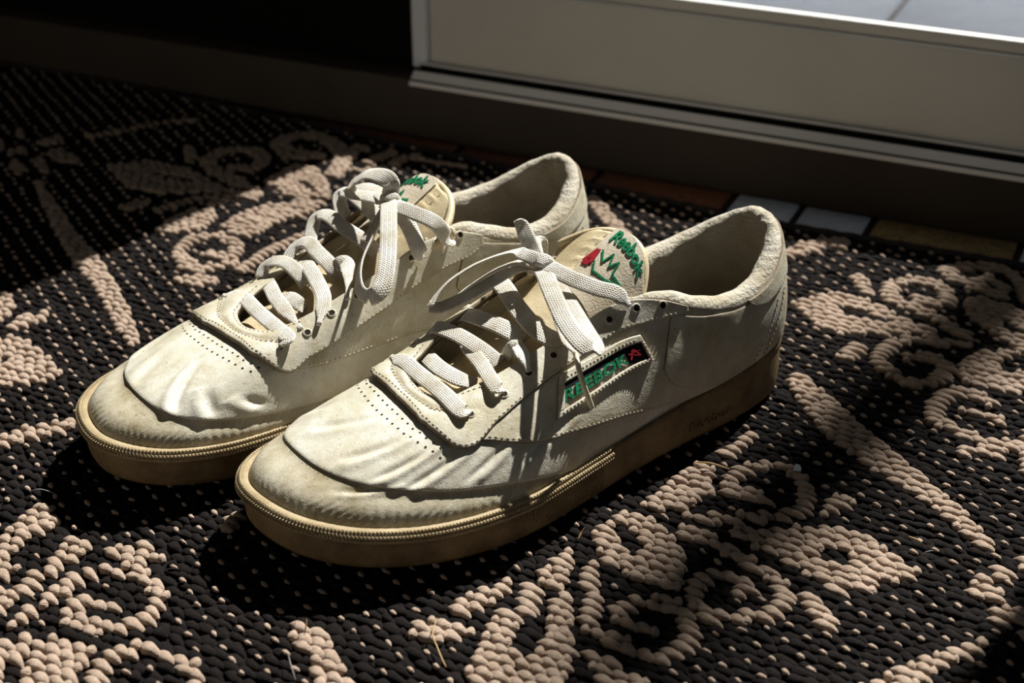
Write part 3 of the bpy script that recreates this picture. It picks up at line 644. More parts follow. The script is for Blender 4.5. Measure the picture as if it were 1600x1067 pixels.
LACES = {
'left': [
  ('lace_row', [[218.7, -38.2, 59.4], [218.1, -26.9, 61.6], [217.9, -17.2, 60.6], [219.2, 8.7, 60.8], [221.1, 24.9, 60.8], [217.3, 27.3, 59.6]], 8.2, 1.5, [(0.39, 0, 0.92)], (0.1, 0.15)),
  ('lace_row', [[192.3, -35.1, 66.9], [201.1, -34.1, 62.3], [204.3, -37.6, 63.9]], 7.5, 1.4, [(0.3, 0.55, 0.75)], (0, 0.2)),
  ('lace_row', [[201.8, -36.0, 58.0], [205.3, -24.0, 59.6], [206.6, -12.0, 60.2], [205.1, 0.3, 60.2], [198.8, 6.2, 57.9]], 8.5, 1.5, [(0.39, 0, 0.92)], (0, 0)),
  ('lace_row', [[186.7, -20.0, 64.5], [191.2, -8.6, 66.2], [194.2, 3.5, 66.3], [200.9, 23.7, 66.3], [198.4, 27.6, 63.7]], 7.5, 1.5, [(0.39, 0, 0.92)], (0, 0.2)),
  ('lace_row', [[194.6, -40.3, 63.2], [194.2, -36.6, 68.3], [193.0, -31.7, 69.7], [190.1, -20.9, 69.5], [188.0, -5.0, 68.1], [185.0, 5.3, 64.0]], 8.5, 1.5, [(0.39, 0, 0.92)], (0, 0)),
  ('lace_row', [[179.7, 3.4, 64.9], [179.8, 7.2, 70.9], [177.3, 9.4, 72.8], [180.0, 17.1, 72.3], [182.8, 25.9, 68.5]], 7.0, 1.5, [(0.2, 0.5, 0.8)], (0, 0.25)),
  ('lace_row', [[180.5, -40.0, 65.6], [178.2, -34.1, 71.5], [176.6, -27.5, 73.0], [173.3, -9.0, 74.2], [168.3, 3.5, 71.0]], 9.5, 1.5, [(0.39, 0, 0.92)], (0, 0)),
  ('lace_row', [[149.9, -46.9, 78.9], [156.1, -29.6, 81.6], [162.7, -8.1, 80.1], [165.1, 12.0, 77.2], [159.8, 26.3, 75.8]], 9.5, 1.5, [(0.39, 0, 0.92)], (0, 0.1)),
  ('lace_loop', [[145.7, -13.0, 97.5], [147.3, -15.2, 99.9], [149.4, -21.7, 101.1], [153.7, -27.6, 101.5], [167.4, -35.6, 96.4], [180.2, -41.2, 88.7], [188.5, -42.2, 82.0], [194.0, -40.5, 78.4]], 7.5, 1.3, [(0.45, -0.45, 0.5), (0.5, -0.6, 0.5), (0.55, -0.6, 0.5), (0.7, -0.3, 0.5)], (0, 0)),
  ('lace_loop', [[194.0, -40.5, 78.4], [190.4, -38.4, 77.4], [185.9, -36.1, 78.7], [174.7, -32.7, 82.7], [162.0, -30.2, 87.4], [153.2, -27.1, 91.7], [147.9, -21.0, 94.7], [145.3, -15.6, 95.7]], 7.0, 1.3, [(0.5, 0.2, 0.7), (0.15, 0.3, 0.9), (0.2, 0.3, 0.9)], (0, 0)),
  ('lace_loop', [[145.8, -15.0, 97.5], [150.1, -23.4, 96.8], [160.1, -31.2, 92.1], [172.0, -36.4, 84.7], [179.8, -40.5, 77.9]], 6.5, 1.2, [(0.5, -0.55, 0.5)], (0, 0)),
  ('lace_loop', [[146.6, -11.9, 97.2], [151.2, -2.4, 97.4], [158.4, 13.5, 94.7], [164.6, 30.7, 90.4], [166.5, 44.0, 86.7], [164.6, 50.1, 84.4]], 9.0, 1.4, [(0.4, 0.35, 0.8), (0.45, 0.5, 0.7), (0.3, 0.5, 0.8)], (0, 0.08)),
  ('lace_loop', [[164.6, 50.1, 84.4], [160.8, 47.4, 84.3], [155.6, 33.0, 85.8], [149.5, 13.1, 89.1], [145.1, -4.5, 92.7], [144.3, -13.8, 95.0]], 8.5, 1.3, [(0.2, 0.5, 0.8), (0.4, 0.4, 0.8)], (0.08, 0)),
  ('lace_end', [[145.5, -15.4, 97.6], [143.5, -22.1, 100.3], [141.8, -29.8, 105.0], [139.8, -37.1, 107.7], [141.3, -39.5, 106.2]], 8.5, 1.5, [(0.6, 0.3, 0.6), (0.8, 0.3, 0.4)], (0, 0)),
  ('lace_end', [[144.3, -14.9, 97.0], [145.9, -4.7, 99.4], [142.8, 6.9, 97.6], [135.3, 18.3, 94.5], [129.4, 24.3, 92.7], [124.5, 28.8, 86.2]], 8.5, 1.6, [(0.35, 0.55, 0.75)], (0, 0.12)),
  ('lace_end', [[144.6, -16.5, 96.9], [139.1, -25.8, 98.0], [133.4, -34.3, 98.2], [128.2, -35.7, 96.2], [129.4, -34.9, 86.5]], 7, 1.4, [(0.6, 0.3, 0.7)], (0, 0)),
  ('lace_end', [[143.4, -14.9, 94.4], [150.6, 1.6, 89.1], [158.9, 20.3, 83.0], [165.1, 33.9, 80.7], [167.8, 42.1, 80.2]], 6.5, 1.3, [(0.3, 0.6, 0.7)], (0, 0.3)),
  ('aglet', [[167.4, 41.2, 80.3], [171.5, 50.7, 72.9], [162.5, 48.2, 52.6]], 0, 0, [(0.39, 0, 0.92)], (0, 0)),
  ('lace_knot', [[146.2, -17.5, 91.3], [146.9, -17.6, 96.0], [146.3, -14.4, 100.3], [145.4, -9.3, 100.6], [144.3, -8.7, 97.0], [144.2, -12.3, 92.1]], 7.5, 2.6, [(0.5, 0.3, 0.8)], (0, 0))],
'right': [
  ('lace_row', [[216.7, 27.2, 59.1], [210.8, 17.1, 60.6], [212.5, -2.0, 61.1], [213.4, -23.4, 60.9], [215.1, -38.8, 61.9], [220.1, -39.4, 59.3]], 8.2, 1.5, [(0.39, 0, 0.92)], (0.1, 0.15)),
  ('lace_row', [[194.4, 19.9, 64.2], [197.5, 8.8, 64.3], [200.6, -3.2, 63.4], [206.2, -36.5, 63.1]], 8, 1.4, [(0.39, 0, 0.92)], (0, 0.2)),
  ('lace_row', [[200.1, 2.2, 59.6], [197.4, -1.5, 62.9], [194.8, -5.9, 64.6], [194.0, -12.9, 63.9], [191.5, -14.6, 60.1]], 8.0, 1.4, [(0.39, 0, 0.92)], (0, 0)),
  ('lace_row', [[195.1, 24.5, 64.4], [190.8, 27.1, 68.3], [186.9, 23.6, 71.9], [183.4, 16.2, 72.6], [182.6, 3.2, 69.9], [181.7, -1.4, 66.2]], 8.2, 1.5, [(0.39, 0, 0.92)], (0, 0)),
  ('lace_row', [[171.2, 21.9, 71.0], [176.8, 5.4, 73.0], [180.5, -9.3, 71.6], [187.4, -28.1, 70.3], [198.5, -41.0, 64.9]], 8.2, 1.5, [(0.45, -0.3, 0.85)], (0, 0.15)),
  ('lace_row', [[179.8, 24.6, 68.8], [171.5, 26.9, 74.9], [167.6, 20.8, 78.8], [168.3, 10.5, 77.5], [169.1, -5.5, 75.2], [168.6, -12.4, 69.9]], 8.5, 1.5, [(0.39, 0, 0.92)], (0, 0)),
  ('lace_row', [[168.5, -6.1, 72.0], [166.9, -8.3, 76.1], [164.0, -11.0, 78.1], [166.3, -18.2, 76.8], [179.6, -38.8, 72.4]], 8.0, 1.4, [(0.3, -0.4, 0.8)], (0, 0.25)),
  ('lace_row', [[164.0, 25.2, 73.7], [152.4, 37.9, 82.0], [148.8, 30.7, 85.8], [148.9, 14.7, 84.8], [148.4, -5.0, 84.0], [145.8, -14.8, 79.5]], 8.5, 1.5, [(0.39, 0, 0.92)], (0, 0)),
  ('lace_row', [[141.0, 26.4, 81.4], [133.5, 42.5, 89.1], [130.6, 36.8, 92.3], [132.1, 21.2, 92.7], [133.7, 3.0, 90.1]], 8.5, 1.5, [(0.39, 0, 0.92)], (0, 0)),
  ('lace_loop', [[132.3, -6.4, 102.6], [130.6, -6.1, 107.2], [129.4, -5.1, 111.7], [129.1, 3.3, 112.8], [129.5, 16.7, 109.7], [132.4, 24.2, 104.6], [135.9, 27.5, 100.2]], 9.5, 1.4, [(0.75, -0.45, 0.3), (0.7, -0.5, 0.45), (0.3, -0.2, 0.9), (0.2, 0.2, 0.9)], (0, 0)),
  ('lace_loop', [[135.9, 27.5, 100.2], [135.7, 23.6, 97.3], [132.6, 13.5, 98.5], [130.3, -0.2, 100.3]], 8, 1.3, [(0.4, 0.3, 0.8), (0.4, 0, 0.9)], (0, 0)),
  ('lace_loop', [[131.8, -5.1, 102.8], [138.7, -16.3, 104.2], [147.5, -29.5, 101.8], [160.0, -47.3, 94.1], [169.3, -57.5, 86.7], [174.6, -59.6, 82.7], [178.4, -57.1, 80.4]], 9.0, 1.4, [(0.55, -0.55, 0.6), (0.55, -0.6, 0.55), (0.55, -0.65, 0.5), (0.5, -0.6, 0.6)], (0, 0)),
  ('lace_loop', [[178.4, -57.1, 80.4], [177.8, -48.4, 80.6], [172.9, -39.2, 83.4], [164.1, -29.9, 87.6], [153.0, -22.2, 92.8], [142.3, -14.5, 96.8], [133.7, -6.5, 100.1]], 7.0, 1.3, [(0.8, -0.4, 0.5), (0.85, 0.45, 0.3), (0.8, 0.55, 0.3)], (0, 0)),
  ('lace_end', [[131.0, -5.7, 102.1], [134.1, -17.1, 103.9], [130.2, -26.2, 102.4], [124.6, -38.4, 99.4], [118.0, -40.0, 89.0], [112.2, -35.4, 84.3]], 8.5, 1.5, [(0.4, -0.5, 0.8)], (0, 0.15)),
  ('lace_end', [[131.3, -6.6, 101.0], [133.9, -17.9, 100.5], [133.5, -26.5, 96.2], [135.7, -38.9, 87.3], [133.2, -38.4, 81.5]], 8.5, 1.5, [(0.4, -0.5, 0.8)], (0, 0.15)),
  ('lace_end', [[131.3, -3.1, 102.0], [127.6, 11.6, 100.4], [124.8, 29.1, 96.4], [125.8, 41.2, 91.1]], 8, 1.4, [(0.39, 0, 0.92)], (0, 0)),
  ('lace_end', [[131.2, -3.9, 100.0], [136.5, -6.2, 96.0], [143.3, -8.9, 91.4], [151.5, -11.9, 86.3]], 6.5, 1.3, [(0.6, -0.2, 0.8)], (0, 0)),
  ('lace_knot', [[131.1, 0.2, 97.1], [133.3, -1.6, 101.2], [132.8, -5.5, 105.4], [131.9, -10.4, 105.7], [130.5, -11.0, 102.3], [129.4, -6.0, 97.7]], 6.5, 2.6, [(0.5, -0.3, 0.8)], (0, 0))]}

def text_mesh(txt, size=1.0, extrude=0.05, bold=0.0):
    cu = bpy.data.curves.new('txt', 'FONT'); cu.body = txt; cu.size = size; cu.extrude = extrude; cu.offset = bold
    cu.align_x = 'CENTER'; cu.align_y = 'CENTER'; cu.resolution_u = 3
    ob = bpy.data.objects.new('txt', cu); COL.objects.link(ob)
    dg = bpy.context.evaluated_depsgraph_get(); dg.update()
    me = bpy.data.meshes.new_from_object(ob.evaluated_get(dg))
    V = np.array([v.co[:] for v in me.vertices]); F = [list(p.vertices) for p in me.polygons]
    bpy.data.objects.remove(ob); bpy.data.curves.remove(cu); bpy.data.meshes.remove(me)
    return V, F

def build_shoe(side, loc, rz, label):
    sg = 1 if side == 'left' else -1
    root = empty('sneaker', loc, rz)
    tag(root, label, 'shoe', 'pair of worn white leather sneakers')
    def out(P):
        P = np.array(P, float); P[..., 1] = P[..., 1]*sg; return P
    def put(name, V, F, mats, parent=None, **kw):
        V = out(V).reshape(-1, 3)
        if isinstance(F, np.ndarray):
            F = F if sg > 0 else F[:, ::-1]
        else:
            F = F if sg > 0 else [list(f)[::-1] for f in F]
        return mesh_obj(name, V, F, mats, parent or root, **kw)
    SS = lambda u, v, off: S(u, v, off, side)
    def axis(n, ew, close0=True, close1=True):
        mid = np.linspace(ew if close0 else 0, 1-(ew if close1 else 0), n)
        t = mid; m = np.ones(n)
        if close0: t = np.r_[0, 0, ew*.35, t]; m = np.r_[-.25, .62, .92, m]
        if close1: t = np.r_[t, 1-ew*.35, 1, 1]; m = np.r_[m, .92, .62, -.25]
        return t, m
    def patch(name, fmap, off, na, nb, ea, eb, mat, parent=None, ca=(True, True), cb=(True, True), base=0.0, extra=None):
        a, ma = axis(na, ea, *ca); b, mb = axis(nb, eb, *cb)
        A, B = np.meshgrid(a, b, indexing='ij')
        m = np.minimum(ma[:, None], mb[None, :])
        u, v = fmap(A, B)
        o = base+off*m
        if extra is not None: o = o+extra(A, B)*(m > .9)
        P = SS(u, np.clip(v, 0, 1), o)
        F = gridf(len(a), len(b))
        edge = (m.reshape(-1)[F].min(1) < .9).astype(int)
        return put(name, P, F, [mat, M['edge']], parent, fmat=edge)
    def dashes(name, paths, off, mat, ln=.0017, gap=.0011, w=.00045, hgt=.00035, parent=None):
        Vs, Fs = [], []; n0 = 0
        for (u, v) in paths:
            P = SS(u, np.clip(v, 0, 1), off); Nn = N0(u, np.clip(v, 0, 1))
            L = np.r_[0, np.cumsum(np.linalg.norm(np.diff(P, axis=0), axis=1))]
            k = int(L[-1]/(ln+gap))
            for q in range(k):
                s0 = q*(ln+gap)
                i0 = np.array([np.interp(s0+f*ln, L, P[:, c]) for f in (0, .5, 1) for c in range(3)]).reshape(3, 3)
                nm = np.array([np.interp(s0+.5*ln, L, Nn[:, c]) for c in range(3)])
                t = i0[2]-i0[0]; t /= max(np.linalg.norm(t), 1e-9); b = np.cross(nm, t)*w/2
                v8 = [i0[0]-b, i0[0]+b, i0[2]+b, i0[2]-b, i0[1]-b*.8+nm*hgt, i0[1]+b*.8+nm*hgt]
                Vs += v8; Fs += [[n0, n0+1, n0+5, n0+4], [n0+3, n0+4, n0+5, n0+2], [n0+1, n0+2, n0+5], [n0, n0+4, n0+3]]; n0 += 6
        o = put(name, np.array(Vs), Fs, mat, parent, smooth=False)
        tag(o, kind='stuff'); return o

    # ---- base upper (toe bumper, quarter underlay)
    u = np.linspace(0, 28, 1001)[:-1]; v = np.linspace(0, 1, 44)
    P = SS(u[:, None], v[None], np.zeros((1000, 44)))
    put('upper', P, gridf(1000, 44, cu=True), M['leather_toe'])
    # ---- vamp
    patch('vamp', lambda a, b: (-10+20*a, mud(-10+20*a)*(1-b)+.965*b), .0008, 620, 40, .003, .012, M['leather_vamp'])
    # ---- quarters
    for s in (1, -1):
        patch('quarter', lambda a, b: (s*(3.45+10.5*a), qlow(3.45+10.5*a)*(1-b)+.985*b), .0010, 220, 30, .006, .02, M['leather'], base=.0012, ca=(True, False))
    # ---- eyestay: double stitched band round the throat
    def puff(a, b):
        w = np.abs(-8.65+17.3*a); f = np.clip((3.6-w)/.5, 0, 1); b = np.clip(b, 0, 1)
        k1 = np.sin(np.pi*np.clip(b/.44, 0, 1))**.6; k2 = np.sin(np.pi*np.clip((b-.52)/.34, 0, 1))**.6
        return f*(.0008*k1+.0007*k2)
    patch('eyestay', lambda a, b: (-8.65+17.3*a, eye(-8.65+17.3*a)*(1-b)+1.0*b), .0013, 560, 22, .003, .045, M['leather'], base=.0022, extra=puff)
    # ---- heel counter panel and heel tab
    def cmap(a, b):
        w = 8.05+11.9*a
        lo = np.interp(np.abs(w-14), [0, 3, 4.6, 5.4, 5.75, 5.95], [.05, .05, .10, .20, .28, .42]); hi = np.interp(np.abs(w-14), [0, 4.5, 5.7, 5.95], [.93, .95, .90, .87])
        return w+(b-.5)*.35*np.sign(14-w)*-1*np.clip((np.abs(w-14)-4)/2, 0, 1)*-1, lo*(1-b)+hi*b
    patch('heel_counter', cmap, .0009, 260, 26, .004, .02, M['leather'], base=.0020)
    def tmap(a, b):
        w = 10.3+7.4*a
        lo = np.interp(np.abs(w-14), [0, 1.5, 2.4, 3.1, 3.5, 3.7], [.68, .70, .745, .79, .88, .97])
        return w, lo*(1-b)+1.0*b
    patch('heel_tab', tmap, .0011, 160, 16, .006, .06, M['leather'], base=.0027)

    # ---- perforations, stitching
    Vs, Fs = [], []; n0 = 0
    for row, ph0 in ((.032, 0), (.078, .0023)):
        uq = np.linspace(-3.0, 3.02, 500); Pq = SS(uq, eye(uq)-row-.012, .0014); al = np.r_[0, np.cumsum(np.linalg.norm(np.diff(Pq, axis=0), axis=1))]
        for sq in np.arange(.001+ph0, al[-1], .0046):
            uu = float(np.interp(sq, al, uq)); vv = float(eye(uu))-row-.012
            p = SS(np.array(uu), np.array(vv), np.array(.00075)); n = N0(np.array(uu), np.array(vv))
            t = np.cross(n, [0, 0, 1.]); t /= np.linalg.norm(t); b = np.cross(n, t)
            for r_, hh in ((.00066, .00016), (.0, .00017)):
                for k in range(8):
                    Vs.append(p+n*hh+r_*(t*math.cos(k*math.pi/4)+b*math.sin(k*math.pi/4)))
            Fs.append([n0+k for k in range(8)]); n0 += 16
    tag(put('perforations', np.array(Vs), Fs, M['dark']), kind='stuff')  # flat dark discs in place of the shade inside small holes
    ue = np.linspace(-8.5, 8.5, 600)
    pf = lambda u, b: .0036+puff((np.asarray(u)+8.65)/17.3, b)
    dashes('stitching', [(ue, eye(ue)+.022)], pf(ue, .022/(1.0001-eye(ue))), M['thread'])
    uf = np.linspace(-3.55, 3.5, 260)
    dashes('stitching', [(uf, eye(uf)+(1-eye(uf))*.46), (uf, eye(uf)+(1-eye(uf))*.50)], .0037, M['thread'])
    dashes('stitching', [(uf, eye(uf)+(1-eye(uf))*.88)], .0037, M['thread'])
    um = np.linspace(-5.8, 5.8, 500)
    dashes('stitching', [(um, mud(um)-.022)], -.0001, M['edge'], w=.0003, hgt=.0002)
    for s in (1, -1):
        uq = s*np.linspace(3.9, 8.4, 260)
        dashes('stitching', [(uq, qlow(uq)+.022)], .0023, M['thread'])
    uc = 14+np.linspace(-5.4, 5.4, 400)
    dashes('stitching', [(14+s*np.linspace(2.2, 2.2+.9, 60), np.linspace(.66, .06, 60)) for s in (1, -1)]+[(14+s*np.linspace(2.6, 2.6+.9, 60), np.linspace(.66, .06, 60)) for s in (1, -1)], .0030, M['thread'], w=.0008, hgt=.0007)

    # ---- collar: padded terry rim and lining
    nu = 320; uu = np.linspace(7.15, 20.85, nu)
    r = spl(ST, uu); T = r[:, 2:5]; e = r[:, :2]-T[:, :2]; D = np.linalg.norm(e, axis=1, keepdims=True); e = e/D
    e3 = np.c_[e, np.zeros(nu)]; z3 = np.array([0, 0, 1.])
    tp = np.clip((6.85-np.abs(uu-14))/1.3, 0.25, 1)[:, None]
    rad = .0058*tp+.00015*np.sin(uu*9)[:, None]
    Cc = T-e3*(rad*.55)+z3*(-.0008)
    rows = [T+e3*.0022-z3*.0075*tp]
    for phd in (-12, 15, 42, 70, 98, 126, 154, 180):
        a = math.radians(phd); rows.append(Cc+e3*rad*1.0*math.cos(a)+z3*rad*math.sin(a))
    Bi = np.c_[r[:, :2]-e*.0085, np.full(nu, .0295)]
    top = Cc-e3*(rad+.0012)-z3*.006
    for k, f in enumerate((0, .2, .45, .7, .9, 1.0)):
        rows.append(top*(1-f)+Bi*f+e3*(.003*math.sin(math.pi*f)))
    R_ = np.stack(rows, 1)
    put('collar_lining', R_, gridf(nu, R_.shape[1]), M['terry'])
    # ---- insole
    ui = np.linspace(0, 28, 141)[:-1]; q = spl(ST, ui)[:, :2]; c0 = q.mean(0)
    V = np.r_[np.c_[q*.91+c0*.09, np.full(140, .0295)], [[c0[0], c0[1], .0285]]]
    put('insole', V, [[k, (k+1) % 140, 140] for k in range(140)], M['insole'])

    # ---- tongue: padded, arched, with piping round its free edge
    nb, na = 46, 37
    C4 = catmull(TC, nb); a = np.linspace(-1, 1, na)
    def tongue_pt(a, b, off):
        i = np.clip(b, 0, 1)*(nb-1)
        cx, cy, cz, hw = [np.interp(i, np.arange(nb), C4[:, k]) for k in range(4)]
        sl = np.interp(b, [0, .3, 1], [.004, .008, .0145])
        rnd = np.where(b > .86, (b-.86)/.14, 0)
        am = np.minimum(a, 0)                      # the inner half spreads flat over the collar
        hw = np.where(a < 0, np.interp(b, [0, .55, .78, 1], [.016, .026, .032, .038]), hw)
        sl = np.where(a < 0, np.interp(b, [0, .55, .78, 1], [.004, .010, .008, .0075]), sl)
        x = cx+.006*np.abs(a)**2.2*np.clip((b-.3)/.7, 0, 1)
        x = x+rnd**2*.010*np.abs(a)**4
        y = cy+hw*a*(1-.10*rnd**2)
        z = cz-sl*a*a-np.where(a < 0, .004, .010)*np.abs(a)**4*np.clip((b-.4)/.6, 0, 1)+off
        return np.stack([x, y, z], -1)
    A, B = np.meshgrid(a, np.linspace(0, 1, nb), indexing='ij')
    fl = np.sqrt(np.clip(1-np.abs(A)**6, 0, 1))*np.sqrt(np.clip(1-np.clip((B-.80)/.20, 0, 1)**4, 0.0, 1))
    gath = .0013*np.sin(B*95)*np.exp(-((A+.36)/.09)**2)*(B > .58)
    topP = tongue_pt(A, B, .0018*fl+gath*(A < 0)); botP = tongue_pt(A, B, -.0042*fl-.0010)
    V = np.r_[topP.reshape(-1, 3), botP.reshape(-1, 3)]; n1 = na*nb
    F = np.r_[gridf(na, nb), gridf(na, nb)[:, ::-1]+n1].tolist()
    for i in range(na-1):
        F.append([i*nb+nb-1, (i+1)*nb+nb-1, n1+(i+1)*nb+nb-1, n1+i*nb+nb-1])
    for k in range(nb-1):
        F.append([k, k+1, n1+k+1, n1+k]); j = (na-1)*nb
        F.append([j+k+1, j+k, n1+j+k, n1+j+k+1])
    put('tongue', V, F, M['leather_tongue'])
    # piping
    pa = np.r_[np.full(26, -1.), np.linspace(-1, 1, 60)[1:-1], np.full(26, 1.)]; pb = np.r_[np.linspace(.45, 1, 26), np.ones(58), np.linspace(1, .45, 26)]
    pp = tongue_pt(pa, pb, -.0014)
    def tube(path, rad, nr=8):
        t = np.gradient(path, axis=0); t /= np.maximum(np.linalg.norm(t, axis=1, keepdims=True), 1e-9)
        n = np.cross(t, [0.3, 0.1, 1.]); n /= np.linalg.norm(n, axis=1, keepdims=True); b = np.cross(t, n)
        ang = np.linspace(0, 2*np.pi, nr+1)[:-1]
        return path[:, None]+rad*(n[:, None]*np.cos(ang)[None, :, None]+b[:, None]*np.sin(ang)[None, :, None])
    Pt = tube(pp, .0023); put('tongue_piping', Pt, gridf(len(pp), 8, cv=True), M['leather_tongue'])
    # label on the outer half of the tongue
    la, lb = np.meshgrid(np.linspace(-.22, .97, 30), np.linspace(.60, .985, 24), indexing='ij')
    Lp = tongue_pt(la, lb, .0027+0*la)
    lab = put('tongue_label', Lp, gridf(30, 24), M['label'])
    def lab_map(x, y, zz):      # x across (-1..1 left to right seen from the toe), y along, in label units
        a_ = (.345+.625*x) if sg > 0 else (.345-.625*x)
        return tongue_pt(a_, .79+.195*y, .0030+zz)
    def lab_text(name, txt, size, cx, cy, mat, parent):
        tv, tf = text_mesh(txt, size, .02, .012)
        Pm = lab_map(cx+tv[:, 0], cy+tv[:, 1]*1.35, .00035*(tv[:, 2] > 0)+.00005)
        Pm[:, 1] *= 1
        return mesh_obj(name, out(Pm), tf, mat, parent, smooth=False)
    lab_text('lettering', 'Reebok', .46, -.05, .66, M['green'], lab)
    def strokes_mesh(name, pts, w, mapf, mat, parent):
        Vs, Fs = [], []
        for (p, q) in zip(pts[:-1], pts[1:]):
            p = np.array(p, float); q = np.array(q, float); d = q-p; d /= np.linalg.norm(d); nrm = np.array([-d[1], d[0]])*w/2
            c = [p-nrm, p+nrm, q+nrm, q-nrm]; k = len(Vs)
            for cc in c: Vs.append(mapf(np.array(cc[0]), np.array(cc[1]), .0001))
            for cc in c: Vs.append(mapf(np.array(cc[0]), np.array(cc[1]), .0005))
            Fs += [[k+4, k+5, k+6, k+7], [k, k+1, k+5, k+4], [k+1, k+2, k+6, k+5], [k+2, k+3, k+7, k+6], [k+3, k, k+4, k+7]]
        return mesh_obj(name, out(np.array(Vs)), Fs, mat, parent, smooth=False)
    zig = [(-.62, .14), (-.30, -.12), (-.22, .20), (-.02, -.10), (.10, .16), (.22, -.14), (.62, -.06), (.20, -.34), (-.30, -.40), (-.55, -.20)]
    strokes_mesh('emblem', zig, .05, lab_map, M['green'], lab)
    strokes_mesh('emblem', [(-.86, -.30), (-.74, .10), (-.62, -.30), (-.86, -.30)], .13, lab_map, M['red'], lab)

    # ---- side window badge on the outer side only
    if side == 'left':
        Q = [(5.36, .732), (7.34, .728), (7.62, .512), (5.30, .455)]   # top front, top back, bottom back, bottom front
        def quad(a, b, q):
            p = [np.array(k) for k in q]
            g = lambda k: (1-a)*(1-b)*p[3][k]+a*(1-b)*p[2][k]+a*b*p[1][k]+(1-a)*b*p[0][k]
            return g(0), g(1)
        inner = (.06, .965, .13, .74)
        fr = put_frame = None
        V, F, n0, fm = [], [], 0, []
        # frame as four strips with rounded lips
        strips = [(0, 1, 0, inner[2]), (0, 1, inner[3], 1), (0, inner[0], inner[2], inner[3]), (inner[1], 1, inner[2], inner[3])]
        for (a0, a1, b0, b1) in strips:
            ta, mA = axis(40 if a1-a0 > .5 else 5, .012 if a1-a0 > .5 else .12); tb, mB = axis(6 if b1-b0 < .4 else 24, .12 if b1-b0 < .4 else .03)
            A, B = np.meshgrid(a0+(a1-a0)*ta, b0+(b1-b0)*tb, indexing='ij'); m = np.minimum(mA[:, None], mB[None])
            uu, vv = quad(A, B, Q); Pp = SS(uu, vv, .0024+.0017*m)
            f = gridf(*A.shape); V.append(Pp.reshape(-1, 3)); F.append(f+n0); fm.append((m.reshape(-1)[f].min(1) < .5).astype(int)); n0 += A.size
        put('badge_frame', np.concatenate(V), np.concatenate(F), [M['leather'], M['edge']], fmat=np.concatenate(fm))
        A, B = np.meshgrid(np.linspace(.04, .98, 50), np.linspace(.10, .77, 16), indexing='ij')
        uu, vv = quad(A, B, Q); bd = put('badge', SS(uu, vv, .0026+0*A), gridf(50, 16), M['patch'])
        def bmap(x, y, zz):
            uu, vv = quad(np.asarray(x), np.asarray(y), Q)
            return S(uu, vv, .0027+zz+0*np.asarray(uu), side)
        A, B = np.meshgrid(np.linspace(.74, .965, 12), np.linspace(.13, .75, 10), indexing='ij')
        put('flag_and_shade', bmap(A, B, .0002), gridf(12, 10), M['navy'], bd)
        A, B = np.meshgrid(np.linspace(.05, .76, 12), np.linspace(.58, .75, 5), indexing='ij')
        put('flag_and_shade', bmap(A, B, .0002), gridf(12, 5), M['navy'], bd)  # dark band paints the shadow of the raised frame's top edge
        tv, tf = text_mesh('REEBOK', 1.0, .02, .02)
        w_ = tv[:, 0].max()-tv[:, 0].min()
        mesh_obj('lettering', bmap(.385+tv[:, 0]/w_*.68, .40+tv[:, 1]*.43, .0003+.0006*(tv[:, 2] > 0)), tf, M['green'], bd, smooth=False)
        strokes_mesh('emblem', [(.77, .30), (.83, .62), (.90, .30), (.77, .50), (.92, .50)], .022, lambda x, y, z: bmap(x, y, z+.0004), M['red'], bd)
        ta = np.linspace(.04, .97, 90)
        pth = []
        for bb in (.85, .07):
            uu, vv = quad(ta, np.full(90, bb), Q); pth.append((uu, vv))
        uu, vv = quad(np.full(30, .985), np.linspace(.1, .8, 30), Q); pth.append((uu, vv))
        dashes('stitching', pth, .0042, M['thread'], ln=.0013, gap=.0010, w=.0006, hgt=.0004)

    # ---- sole
    n = 560; us = np.linspace(0, 28, n+1)[:-1]; O = spl(ST, us)[:, :2]
    tg = np.roll(O, -1, 0)-np.roll(O, 1, 0); tg /= np.linalg.norm(tg, axis=1, keepdims=True); on = np.c_[tg[:, 1], -tg[:, 0]]
    if ((O-O.mean(0))*on).sum() < 0: on = -on
    sp = spring(O[:, 0]); zf = zfox(O[:, 0])
    fr = np.clip((np.interp(np.abs(wrap(us)), [5.6, 7.2], [1, 0])), 0, 1)       # toe strip fades out behind the ball
    rows = []
    def ring(d, z): rows.append(np.c_[O+on*np.broadcast_to(np.asarray(d, float), (n,))[:, None], z])
    ring(-.012, sp+.0003); ring(-.0035, sp+.0003); ring(-.0012, sp+.0010); ring(-.0002, sp+.0035)
    ring(.0004, sp+(zf-sp)*.45); ring(.0000, zf-.0072); ring(-.0006*fr, zf-.0062); ring(-.0008*fr, zf-.0056); ring(.0002+.0008*fr, zf-.0050)
    ring(.0004+.0018*fr, zf-.0030); ring(.0006+.0014*fr, zf-.0008); ring(.0000+.0004*fr, zf+.0006); ring(-.0030, zf+.0004)
    R_ = np.stack(rows, 1); nr = R_.shape[1]
    F = gridf(n, nr, cu=True).tolist(); F.append([k*nr for k in range(n)][::-1])
    so = put('sole', R_, F, M['sole'])
    # toe strip (paler, textured) laid over the upper edge of the sole
    m = np.abs(wrap(us)) < 6.6; idx = np.where(np.roll(m, n//2))[0]; idx = (idx-n//2) % n
    order = np.argsort(wrap(us[idx])); idx = idx[order]; k = len(idx)
    ff = np.clip((6.6-np.abs(wrap(us[idx])))/.5, .15, 1)
    rows = []
    for d, dz in ((.0006, -.0054), (.0022, -.0046), (.0030, -.0030), (.0026, -.0010), (.0014, .0006), (-.0006, .0012), (-.0026, .0008)):
        rows.append(np.c_[O[idx]+on[idx]*(d*ff)[:, None], zf[idx]+dz])
    R_ = np.stack(rows, 1)
    stp = put('toe_strip', R_, gridf(k, 7), M['strip'], so)
